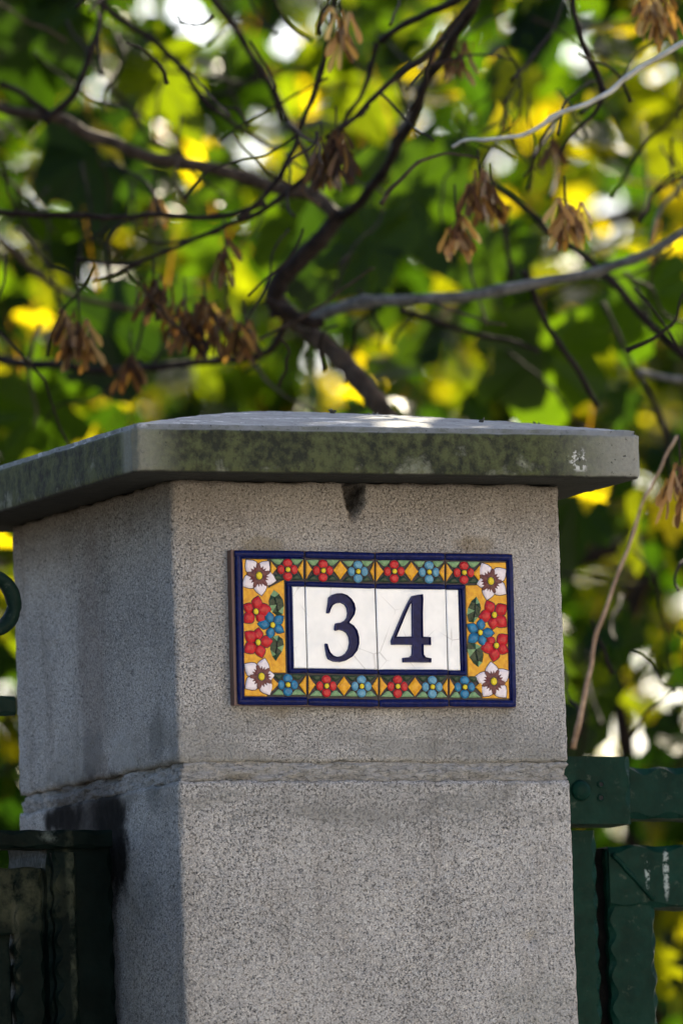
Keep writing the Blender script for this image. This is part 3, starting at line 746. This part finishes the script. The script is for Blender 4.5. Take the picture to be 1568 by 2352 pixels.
b = MB(); ham_bar(b, (xr, YR, 0), (xr, YR, GZ-.25), .06, .06, .001, .05, 1, .003); b.build('post', m_gr, GR)

YL = .14
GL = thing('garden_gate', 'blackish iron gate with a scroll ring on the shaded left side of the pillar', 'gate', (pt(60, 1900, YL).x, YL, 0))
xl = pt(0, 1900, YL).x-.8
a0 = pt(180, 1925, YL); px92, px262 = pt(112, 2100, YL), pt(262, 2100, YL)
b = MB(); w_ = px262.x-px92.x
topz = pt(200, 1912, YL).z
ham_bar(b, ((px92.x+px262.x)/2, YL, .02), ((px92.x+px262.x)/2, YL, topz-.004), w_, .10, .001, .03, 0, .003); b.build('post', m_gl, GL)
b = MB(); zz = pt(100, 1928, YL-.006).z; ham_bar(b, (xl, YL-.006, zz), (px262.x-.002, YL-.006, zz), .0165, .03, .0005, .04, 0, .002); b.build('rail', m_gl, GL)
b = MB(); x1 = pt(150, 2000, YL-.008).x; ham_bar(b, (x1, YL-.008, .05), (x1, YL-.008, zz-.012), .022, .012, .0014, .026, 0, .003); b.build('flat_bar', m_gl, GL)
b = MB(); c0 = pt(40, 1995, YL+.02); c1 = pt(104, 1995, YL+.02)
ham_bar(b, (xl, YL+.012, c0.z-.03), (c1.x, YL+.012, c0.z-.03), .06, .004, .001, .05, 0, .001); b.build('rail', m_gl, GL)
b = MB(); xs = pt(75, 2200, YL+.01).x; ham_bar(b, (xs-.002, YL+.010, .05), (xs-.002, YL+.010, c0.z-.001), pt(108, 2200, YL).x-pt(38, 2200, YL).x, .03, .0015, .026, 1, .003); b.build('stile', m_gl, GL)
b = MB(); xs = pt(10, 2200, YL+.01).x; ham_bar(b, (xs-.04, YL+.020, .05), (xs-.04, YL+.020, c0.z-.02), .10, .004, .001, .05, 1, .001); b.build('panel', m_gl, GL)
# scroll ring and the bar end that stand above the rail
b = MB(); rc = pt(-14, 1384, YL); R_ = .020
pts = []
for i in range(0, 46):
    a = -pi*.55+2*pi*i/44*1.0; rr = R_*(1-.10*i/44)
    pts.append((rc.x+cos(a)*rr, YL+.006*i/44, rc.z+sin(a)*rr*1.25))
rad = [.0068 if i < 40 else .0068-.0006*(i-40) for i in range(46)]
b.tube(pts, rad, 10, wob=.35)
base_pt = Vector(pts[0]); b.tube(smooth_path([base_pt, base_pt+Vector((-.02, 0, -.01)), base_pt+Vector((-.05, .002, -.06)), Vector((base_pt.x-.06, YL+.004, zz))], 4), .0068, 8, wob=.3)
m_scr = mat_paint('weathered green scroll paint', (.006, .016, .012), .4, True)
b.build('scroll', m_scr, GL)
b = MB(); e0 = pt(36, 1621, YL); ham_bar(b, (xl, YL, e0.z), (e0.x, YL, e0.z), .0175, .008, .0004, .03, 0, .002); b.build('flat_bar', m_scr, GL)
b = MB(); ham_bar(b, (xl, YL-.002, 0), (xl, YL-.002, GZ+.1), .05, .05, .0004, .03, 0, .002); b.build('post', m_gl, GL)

# ---------------------------------------------------------------- trees
bark_d = mat_bark('dark twig bark', (.007, .005, .004), (.028, .020, .016))
bark_b = mat_bark('brown branch bark', (.022, .015, .010), (.085, .058, .038))
bark_g = mat_bark('grey branch bark', (.05, .048, .045), (.19, .18, .165))
bark_lit = mat_bark('sunlit branch bark', (.45, .42, .36), (.70, .66, .58))  # pale colour paints the sunlight on one branch
bark_t = mat_bark('tan stem bark', (.24, .15, .09), (.48, .33, .22))
m_leaf = mat_leaf('maple leaf')
m_seed = mat_leaf('dry maple keys', .42)
LOBES = []
def maple_outline():
    half = [(0, -.02), (.16, -.16), (.34, -.12), (.26, .02), (.50, .06), (.62, .22), (.40, .28), (.30, .34), (.42, .52), (.36, .66), (.20, .56), (.15, .62), (.14, .82), (0, 1.02)]
    return half+[(-x, y) for x, y in reversed(half[1:-1])]
MO = maple_outline()
def broad():
    o = []
    for x, y in MO:
        a = math.atan2(x, y-.42); r_ = .50+.07*cos(5*a); o.append((sin(a)*r_*.92, .42+cos(a)*r_))
    return o
MB_ = broad()
SLIM = [(0, 0), (.16, .12), (.24, .32), (.22, .55), (.12, .8), (0, 1), (-.12, .8), (-.22, .55), (-.24, .32), (-.16, .12)]
def add_leaf(b, p, size, nrm, tip, tint, rnd, shape=MO):
    nrm = nrm.normalized(); asp = rnd.uniform(.75, 1.2)
    if shape is MO: kk = rnd.uniform(.1, .9); shape = [(x*(1-kk)+kk*X_, y*(1-kk)+kk*Y_) for (x, y), (X_, Y_) in zip(MO, MB_)]; shape = [(x*asp+rnd.gauss(0, .025), y+rnd.gauss(0, .025)) for x, y in shape]
    t = (tip-nrm*tip.dot(nrm))
    if t.length < 1e-3: t = nrm.orthogonal()
    t.normalize(); s = t.cross(nrm); fold = rnd.uniform(.05, .35); curl = rnd.uniform(-.35, .15)
    vs = [p+t*size*.30]+[p+(s*x+t*y+nrm*(fold*abs(x)+curl*y*y+.05*sin(9*x+7*y)))*size for x, y in shape]
    n = len(shape); fs = [(0, 1+i, 1+(i+1) % n) for i in range(n)]
    b.add(vs, fs, 0, False, tint)
    # petiole
    q = p-t*size*.55+Vector((0, 0, .25*size)); w = .0012
    b.add([p+s*w, p-s*w, q], [(0, 1, 2)], 0, False, (.22, .12, .04))
def rv(r): return Vector((r.gauss(0, 1), r.gauss(0, 1), r.gauss(0, 1))).normalized()
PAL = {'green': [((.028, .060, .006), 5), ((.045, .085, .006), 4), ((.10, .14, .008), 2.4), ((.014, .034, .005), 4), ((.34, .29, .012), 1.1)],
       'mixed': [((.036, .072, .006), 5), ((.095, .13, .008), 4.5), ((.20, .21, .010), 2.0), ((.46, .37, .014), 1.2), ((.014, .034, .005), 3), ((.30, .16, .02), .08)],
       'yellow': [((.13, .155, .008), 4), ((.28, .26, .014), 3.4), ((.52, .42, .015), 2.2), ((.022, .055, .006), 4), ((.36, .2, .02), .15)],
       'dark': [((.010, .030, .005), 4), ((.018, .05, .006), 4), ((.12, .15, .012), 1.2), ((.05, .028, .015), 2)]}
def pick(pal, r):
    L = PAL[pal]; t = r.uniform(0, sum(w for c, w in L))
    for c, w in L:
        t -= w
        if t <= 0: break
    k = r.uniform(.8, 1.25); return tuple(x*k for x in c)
rh = random.Random(77)
HOLES = [(rh.triangular(0, 1568, 1300), rh.triangular(-20, 1000, 100), rh.uniform(2, 12)) for _ in range(45)]+[(rh.uniform(1320, 1568), rh.uniform(1000, 1750), rh.uniform(2, 8)) for _ in range(10)]+[(470, 65, 36), (430, 40, 34), (385, 20, 20), (560, 30, 18), (1430, 735, 30), (790, 745, 22), (132, 720, 20), (985, 297, 20), (872, 312, 20), (1035, 365, 30), (600, 215, 16), (590, 330, 18), (1450, 500, 26),
         (1010, 800, 18), (1180, 935, 30), (1325, 1165, 34), (1490, 1050, 30), (1440, 430, 20), (780, 870, 20), (1455, 1655, 14), (1415, 790, 16), (490, 210, 14), (300, 590, 14), (1290, 620, 18), (750, 20, 24), (1120, 170, 16), (670, 230, 18), (1560, 620, 24), (870, 790, 14), (60, 625, 12), (220, 640, 10)]
def in_hole(p, D, k=1.0):
    v = p-CAM; z = v.dot(Fw); x = 784+FPX*v.dot(Rt)/z; y = 1176-FPX*v.dot(Up)/z
    for hx, hy, hr in HOLES:
        if (x-hx)**2+(y-hy)**2 < (hr*k+(36 if hr > 13 else 50)*(9.5/z))**2: return True
    return False
BIG = [(920,500,.16,10.2),(790,650,.15,10.2),(880,610,.14,10.1),(230,800,.13,10.0),(385,780,.12,10.1),(210,410,.15,10.3),(60,140,.15,10.3),(1140,640,.12,10.2),(140,130,.13,10.5),(1250,860,.14,10.1),(1500,720,.12,10.2),(1350,1180,.15,10.2),(1340,1650,.15,10.2),(330,230,.13,10.5),(690,560,.13,10.3),(60,1000,.13,10.2)]
def crown(tree, name, boxf, n, pal, size, r, holes=True, clump=True, shape=MO, extra=()):
    """leaves spread through a volume given by boxf(r) -> point, in clumps"""
    b = MB(); made = 0; centers = [boxf(r) for _ in range(max(6, n//14))]
    tries = 0
    while made < n and tries < n*12:
        tries += 1
        p = boxf(r) if not clump or r.random() < .4 else r.choice(centers)+rv(r)*abs(r.gauss(0, .13))
        s = size*r.uniform(.55, 1.25)
        if holes and in_hole(p, 0) and r.random() < .93: continue
        nr = (rv(r)+Vector((0, 0, .35))); tip = Vector((r.gauss(0, .6), r.gauss(0, .6), -1.0))
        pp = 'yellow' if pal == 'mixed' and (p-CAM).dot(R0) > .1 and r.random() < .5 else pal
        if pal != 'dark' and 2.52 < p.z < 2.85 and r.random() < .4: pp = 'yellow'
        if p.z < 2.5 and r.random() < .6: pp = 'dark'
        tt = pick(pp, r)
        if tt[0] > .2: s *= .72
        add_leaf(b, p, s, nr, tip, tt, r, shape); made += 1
    for x, y, sz, D in extra:
        p = at(x, y, D); add_leaf(b, p+Vector((0, 0, sz*.45)), sz, -Fw+rv(r)*.45, Vector((r.uniform(-.4, .4), r.uniform(-.4, .4), -1)), pick('green', r), r)
    return b.build(name, m_leaf, tree)

HOR = Vector((Fw.x, Fw.y, 0)).normalized()
def vol(cx, cz, D0, D1, hw, hz):
    """box of air at forward distance D0..D1, offset cx metres right of the view axis, centred at height cz"""
    def f(r):
        D = r.uniform(D0, D1); q = CAM+HOR*D+R0*(cx+r.uniform(-hw, hw)); q.z = cz+r.uniform(-hz, hz)
        return q
    return f
def evol(cx, cz, D0, D1, hw, hz):
    """ellipsoidal version"""
    c = CAM+HOR*((D0+D1)/2)+R0*cx; c.z = cz
    def f(r):
        v = rv(r)*r.random()**(1/2.4)
        return c+R0*v.x*hw+HOR*v.y*(D1-D0)/2+Vector((0, 0, v.z*hz))
    return f

# main maple behind the pillar
hub = at(650, 712, 9.35)
tb = at(1010, 1330, 9.2); root = Vector((tb.x+.15, tb.y+.25, -.12))
MT = thing('maple_tree', 'spreading young maple with brown hanging keys and forking branches behind the pillar', 'tree', (root.x, root.y, -.12))
b = MB(); tp = smooth_path([root, root.lerp(tb, .5)+Vector((.05, 0, 0)), tb, at(960, 1080, 9.21), at(884, 950, 9.22), at(790, 832, 9.28), at(700, 752, 9.33), hub], 8)
n_ = len(tp); b.tube(tp, [(.032-(.032-.0098)*min(1, i/(n_*.5)))*(1+.10*sin(i*1.9)) for i in range(n_)], 12, wob=.15); b.build('trunk', bark_b, MT)
def branch(pts, r0, r1, mat, D=9.2, D1=None, tree=None, wob=.25):
    D1 = D if D1 is None else D1; n = len(pts)
    P = smooth_path([at(x, y, D+(D1-D)*i/(n-1)) for i, (x, y) in enumerate(pts)], 6)
    P = [p+Vector((noise.noise(p*18), noise.noise(p*18+Vector((7, 0, 0))), noise.noise(p*18+Vector((0, 7, 0)))))*.005+Vector((noise.noise(p*55), 0, noise.noise(p*55+Vector((3, 0, 0)))))*.0016 for p in P]
    m = len(P); k = .57/2580*D/8.3*1.75
    b = MB(); b.tube(P, [max(.0012, (r0+(r1-r0)*i/(m-1))*k*(1.0+(.25 if i % 11 == 0 else 0))) for i in range(m)], 8, wob=wob); b.build('branch', mat, tree or MT)
branch([(650,718),(632,672),(668,620),(700,590),(748,530),(772,488)], 26, 18, bark_d, 9.33, 9.3)
branch([(610,690),(640,705),(700,738),(735,735)], 10, 14, bark_d, 9.28)
branch([(765,492),(720,455),(640,430),(500,390),(330,355),(220,310),(130,275),(0,240),(-180,200)], 17, 12, bark_b, 9.3, 9.45)
branch([(95,285),(170,205),(215,85),(235,0),(240,-120)], 10, 6, bark_d, 9.3)
branch([(770,495),(850,430),(930,300),(980,190),(1060,60),(1120,-60)], 13, 10, bark_d, 9.3, 9.0)
branch([(1100,-10),(1010,100),(900,180),(820,260),(745,312)], 10, 4, bark_d, 9.0, 8.95)
branch([(880,85),(960,40),(1060,-5)], 7, 9, bark_d, 9.1, 9.0)
branch([(870,90),(850,180),(800,270),(760,350)], 7, 3, bark_d, 9.1)
branch([(690,738),(760,708),(850,688),(1000,690),(1220,655),(1400,610),(1500,570),(1620,505)], 16, 9, bark_g, 9.3, 9.1)
branch([(1045,335),(1075,322),(1130,324),(1200,305),(1300,250),(1400,205),(1480,150),(1568,105),(1700,40)], 3, 7.5, bark_lit, 8.85, 8.7)
branch([(1387,215),(1350,130),(1320,50),(1300,-60)], 8, 6, bark_d, 8.95)
branch([(1387,215),(1362,262),(1310,320),(1285,355)], 6, 3, bark_d, 8.95)
branch([(-120,485),(0,490),(200,497),(400,495),(530,490),(610,460)], 8, 6, bark_d, 9.05)
branch([(545,505),(600,455),(660,360),(705,260),(750,120),(772,-60)], 6, 6, bark_d, 9.0)
branch([(175,592),(300,602),(400,570),(500,530),(600,480),(700,410),(770,360)], 4, 8, bark_d, 9.1)
branch([(205,640),(270,622),(330,600)], 3, 5, bark_d, 9.1)
branch([(310,540),(360,558),(430,552),(500,530)], 3, 5, bark_d, 9.2)
branch([(-100,480),(0,545),(100,640),(200,690),(390,722)], 9, 6, bark_b, 9.7)
branch([(-100,822),(0,825),(100,840),(250,850),(420,835),(600,812),(660,742)], 11, 8, bark_d, 9.6, 9.35)
branch([(220,0),(370,110),(480,240),(560,300),(620,335),(660,330)], 9, 4, bark_d, 9.4)
branch([(460,-40),(560,90),(640,240),(700,370),(745,470)], 9, 8, bark_d, 9.5)
branch([(910,718),(1000,735),(1130,770),(1232,812)], 8, 5, bark_d, 9.4)
branch([(1205,622),(1240,700),(1300,810),(1372,935)], 7, 7, bark_d, 9.2)
branch([(1100,380),(1170,450),(1250,520),(1340,590),(1440,690),(1620,860)], 6, 10, bark_d, 9.4, 9.3)
branch([(1385,690),(1450,830),(1520,980),(1540,1100)], 5, 6, bark_d, 9.6)
branch([(1460,855),(1568,870),(1700,880)], 8, 10, bark_g, 9.5)
branch([(1600,380),(1520,470),(1490,560)], 6, 4, bark_g, 9.4)
branch([(1168,470),(1165,560),(1172,640)], 5, 7, bark_d, 9.5)
branch([(700,375),(740,400),(800,370),(850,330)], 4, 3, bark_d, 9.5)
branch([(360,160),(430,165),(560,190),(700,150)], 4, 5, bark_d, 9.9)
branch([(1700,90),(1500,50),(1350,55),(1180,90),(1020,170),(830,250),(640,300)], 24, 13, bark_g, 11.0, 11.4)
branch([(1000,160),(900,330),(840,480),(800,620)], 8, 5, bark_g, 10.4)
branch([(500,120),(520,200),(560,260)], 5, 4, bark_d, 9.9)
branch([(40,430),(60,520),(110,580)], 7, 4, bark_d, 10)
branch([(250,190),(330,300),(420,360),(470,380)], 6, 5, bark_d, 10)
branch([(0,190),(60,220),(120,270)], 8, 8, bark_d, 9.4)
branch([(290,880),(305,830),(330,730),(345,680)], 4, 4, bark_d, 9.3)
branch([(660,745),(630,790),(560,850)], 6, 4, bark_d, 9.8)
branch([(175,592),(170,640),(180,700)], 2, 2, bark_d, 9.15)
def tubey(*a, **k): branch(*a, **k)
branch([(1260,1320),(1300,1300),(1380,1268),(1480,1240),(1620,1190)], 16, 18, bark_d, 10.6)
branch([(1560,1000),(1500,1105),(1445,1235),(1400,1370),(1362,1500),(1340,1620),(1322,1715)], 2.5, 6.5, bark_t, 8.9, 8.8)
branch([(1430,980),(1450,1100),(1455,1240)], 9, 11, bark_d, 10.4)
branch([(1530,1230),(1420,1500),(1440,1760),(1500,2400)], 16, 24, bark_d, 11.0)
branch([(1500,1480),(1450,1560),(1380,1640)], 6, 5, bark_d, 10.4)

# hanging seed clusters
def keys(px, py, hpx, wpx, n, tone, D=9.05, seed=0):
    r = random.Random(seed*31+px); b = MB(); top = at(px, py, D); sc_ = 2580*8.3/D*.98
    H = hpx/sc_; Wd = wpx/sc_
    b.tube([top+Vector((0, 0, .02)), top, top+Vector((.002, 0, -H*.5))], [.001, .0012, .0008], 5); b.t += [(.05, .03, .02)]*len(b.v)
    cols = {'tan': [(.46, .25, .14), (.36, .18, .09), (.60, .42, .29), (.16, .08, .05)], 'dark': [(.06, .03, .02), (.11, .05, .035), (.04, .02, .014), (.20, .11, .07)],  # tan tones paint sunlit clusters, dark ones shaded
            'brown': [(.22, .11, .06), (.15, .07, .04), (.36, .23, .16), (.09, .045, .03)]}[tone]
    for i in range(n):
        t = r.random(); o = top+Vector((r.gauss(0, .22)*Wd, r.gauss(0, .22)*Wd, -H*.55*t))
        b2 = len(b.v); b.tube([top+Vector((0, 0, -H*.4*t)), o], [.0005, .0005], 3, caps=False); b.t += [(.12, .07, .04)]*(len(b.v)-b2)
        az = r.uniform(0, 2*pi)
        for sd in (-1, 1):
            spread = r.uniform(.15, .55); d = Vector((cos(az)*sd*spread, sin(az)*sd*spread, -1)).normalized()
            nr = Vector((-sin(az), cos(az), r.uniform(-.3, .3))).normalized(); s = d.cross(nr).normalized()*sd
            L = r.uniform(.024, .034); bend = r.uniform(-.15, .2)
            prof = [(0, -.06, .06), (.12, -.07, .08), (.26, -.04, .07), (.45, -.03, .12), (.7, -.03, .19), (.9, -.0, .17), (1.0, .05, .10)]
            vs = []
            for a, l0, l1 in prof:
                cc = o+d*L*a+nr*bend*L*a*a
                vs += [cc+s*L*l0+nr*.0004, cc+s*L*(l0+l1)/2+nr*(.0016 if a < .3 else .0003), cc+s*L*l1]
            m = len(prof); fs = [f for q in range(m-1) for f in ((3*q, 3*q+1, 3*q+4, 3*q+3), (3*q+1, 3*q+2, 3*q+5, 3*q+4))]
            k = r.uniform(.8, 1.2); c = r.choice(cols); b.add(vs, fs, 0, True, tuple(x*k for x in c))
    b.build('seed_cluster', m_seed, MT)
for i, a in enumerate([(782,10,150,60,14,'tan',8.95),(1045,70,110,90,14,'brown',9.2),(772,290,150,90,22,'dark',8.95),(1098,388,110,60,14,'brown',8.9),(1045,470,125,60,14,'tan',8.9),
          (1298,450,130,110,22,'tan',8.88),(1500,-40,170,100,24,'tan',8.9),(180,700,190,90,26,'brown',9.0),(352,630,95,80,14,'dark',9.1),(425,680,140,100,22,'dark',9.15),
          (520,700,130,100,18,'dark',9.15),(470,690,90,60,10,'brown',9.2),(1560,1045,210,70,18,'tan',8.7),(515,540,120,40,9,'dark',9.15),(355,440,60,30,5,'tan',9.3),(740,330,120,60,10,'dark',9.05),
          (560,730,100,40,8,'dark',9.2),(1130,420,70,50,8,'brown',9.0),(300,800,80,25,5,'dark',9.25),(1265,300,70,25,5,'brown',9.4)]):
    keys(*a, seed=i)
rt = random.Random(91)
for i in range(130):
    x = rt.uniform(-60, 1620); y = rt.uniform(-40, 900) if i < 116 else rt.uniform(1100, 1700)
    if i >= 116: x = rt.uniform(1340, 1600)
    a = rt.uniform(-2.6, -.3) if rt.random() < .6 else rt.uniform(.3, 2.6); L = rt.uniform(90, 320); pts = []; D = rt.uniform(8.8, 9.9)
    for k in range(5):
        pts.append((x, y)); x += cos(a)*L/4; y += sin(a)*L/4; a += rt.gauss(0, .3)
    branch(pts, rt.uniform(2.5, 5.5), rt.uniform(1.5, 3), rt.choice([bark_d, bark_d, bark_d, bark_d, bark_b]), D, D+rt.uniform(-.15, .15))
r = random.Random(3)
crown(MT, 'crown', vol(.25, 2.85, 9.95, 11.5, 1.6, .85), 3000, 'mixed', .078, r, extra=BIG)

b_ = MB()
sc0 = Vector((0, .2, 2.5))+SD*2.6  # unseen leaf clump added towards the sun to shade the pillar
for i in range(420):
    p = sc0+Vector((r.gauss(0, .34), r.gauss(0, .34), r.gauss(0, .28)))
    if p.z > 3.35: add_leaf(b_, p, r.uniform(.09, .15), rv(r)+SD*.7, Vector((r.gauss(0, .5), r.gauss(0, .5), -1)), pick('mixed', r), r)
b_.build('shade_clump', m_leaf, MT)
def backtree(name, label, cat, cx, D, cz, hw, hd, hz, n, pal, size, seed, trunk_r=.07, lean=.1):
    r = random.Random(seed); c = CAM+HOR*D+R0*cx
    t = thing(name, label, cat, (c.x, c.y, -.12), group='trees beyond the pillar')
    b = MB(); tops = []
    P = smooth_path([(c.x, c.y, -.12), (c.x+lean, c.y, cz*.45), (c.x-lean*.3, c.y+.05, cz), (c.x, c.y, cz+hz*.7)], 6)
    b.tube(P, [trunk_r*(1-.8*i/(len(P)-1)) for i in range(len(P))], 9, wob=.15)
    for i in range(9):
        a = r.uniform(0, 2*pi); s = P[r.randrange(len(P)//3, len(P)-2)]
        e = s+Vector((cos(a)*hw*.7, sin(a)*hd*.7, r.uniform(.1, hz*.7)))
        b.tube(smooth_path([s, s.lerp(e, .5)+Vector((0, 0, .12)), e], 4), [trunk_r*.4*(1-.8*q/8) for q in range(9)], 6)
    b.build('trunk', bark_b, t)
    crown(t, 'crown', evol(cx, cz, D-hd, D+hd, hw, hz), n, pal, size, r)
    return t
backtree('maple_tree', 'green leaved maple tree filling the upper left of the background', 'tree', -.95, 12.4, 3.1, 1.4, 1.1, 1.35, 3300, 'green', .088, 11)
backtree('maple_tree', 'yellow and lime leaved maple tree glowing in the upper right of the background', 'tree', .95, 12.6, 3.1, 1.4, 1.1, 1.35, 3000, 'yellow', .085, 12)
backtree('maple_tree', 'tallest maple, mixed green and amber leaves, farthest back behind the other two', 'tree', .1, 15.5, 3.3, 2.6, 1.3, 1.5, 6200, 'mixed', .12, 13, .11)
backtree('shrub', 'dark leafy shrub low behind the right hand gate', 'shrub', .75, 11.2, 1.45, .75, .55, 1.25, 800, 'dark', .12, 14, .03)
backtree('shrub', 'dull green shrub low behind the left hand gate', 'shrub', -.75, 11.4, 1.45, .8, .6, 1.3, 700, 'green', .12, 15, .03)
backtree('holly_bush', 'blackish evergreen bush deep behind the right hand gate and shrub', 'bush', .9, 13.6, 1.5, 1.6, .9, 1.7, 1900, 'dark', .13, 16, .05)
backtree('holly_bush', 'blackish evergreen bush deep behind the left hand gate and shrub', 'bush', -1.3, 13.8, 1.5, 1.5, .9, 1.7, 1700, 'dark', .13, 17, .05)

# unseen tree added left of the camera to darken the pillar's left side
def shadetree():
    r = random.Random(40); t = thing('shade_tree', 'dense dark tree added out of view to shade the left of the pillar', 'tree', (-3.7, -1.5, 0))
    b = MB(); b.tube(smooth_path([(-3.7, -1.5, 0), (-3.6, -1.5, 1.2), (-3.7, -1.4, 3)], 4), .13, 10); b.build('trunk', bark_b, t)
    b = MB()
    for i in range(3600):
        v = rv(r)*r.random()**.4; add_leaf(b, Vector((-3.75+v.x*1.6, -1.2+v.y*1.7, 2.7+v.z*2.4)), .30, rv(r), Vector((0, 0, -1))+rv(r)*.4, pick('dark', r), r)
    b.build('crown', m_leaf, t)
shadetree()
# unseen house added across the street to bounce warm light at the front
m_ren = simple('cream render', (.80, .72, .60)); m_roof = simple('clay roof', (.25, .10, .06)); m_glass = N('window glass'); m_glass.bsdf((.03, .04, .05), .08); m_glass = m_glass.m
HS = thing('house', 'cream rendered two storey house added out of view for warm bounce light', 'house', (0, -13.5, 0))
b = MB(); b.box((-.6, -21, -.1), (16, -13.5, 7.2)); b.build('wall', m_ren, HS)
b = MB(); b.add([(-1, -21.4, 7.2), (16.4, -21.4, 7.2), (16.4, -13.1, 7.2), (-1, -13.1, 7.2), (1, -17, 9.8), (13, -17, 9.8)], [(0, 1, 2, 3), (0, 4, 5, 1), (2, 5, 4, 3), (1, 5, 2), (3, 4, 0)]); b.build('roof', m_roof, HS)
for fl in (1.1, 4.3):
    for i in range(4):
        x = 1.6+i*4
        b = MB(); b.box((x-.5, -13.495, fl), (x+.5, -13.46, fl+1.4)); w = b.build('window', m_glass, HS)
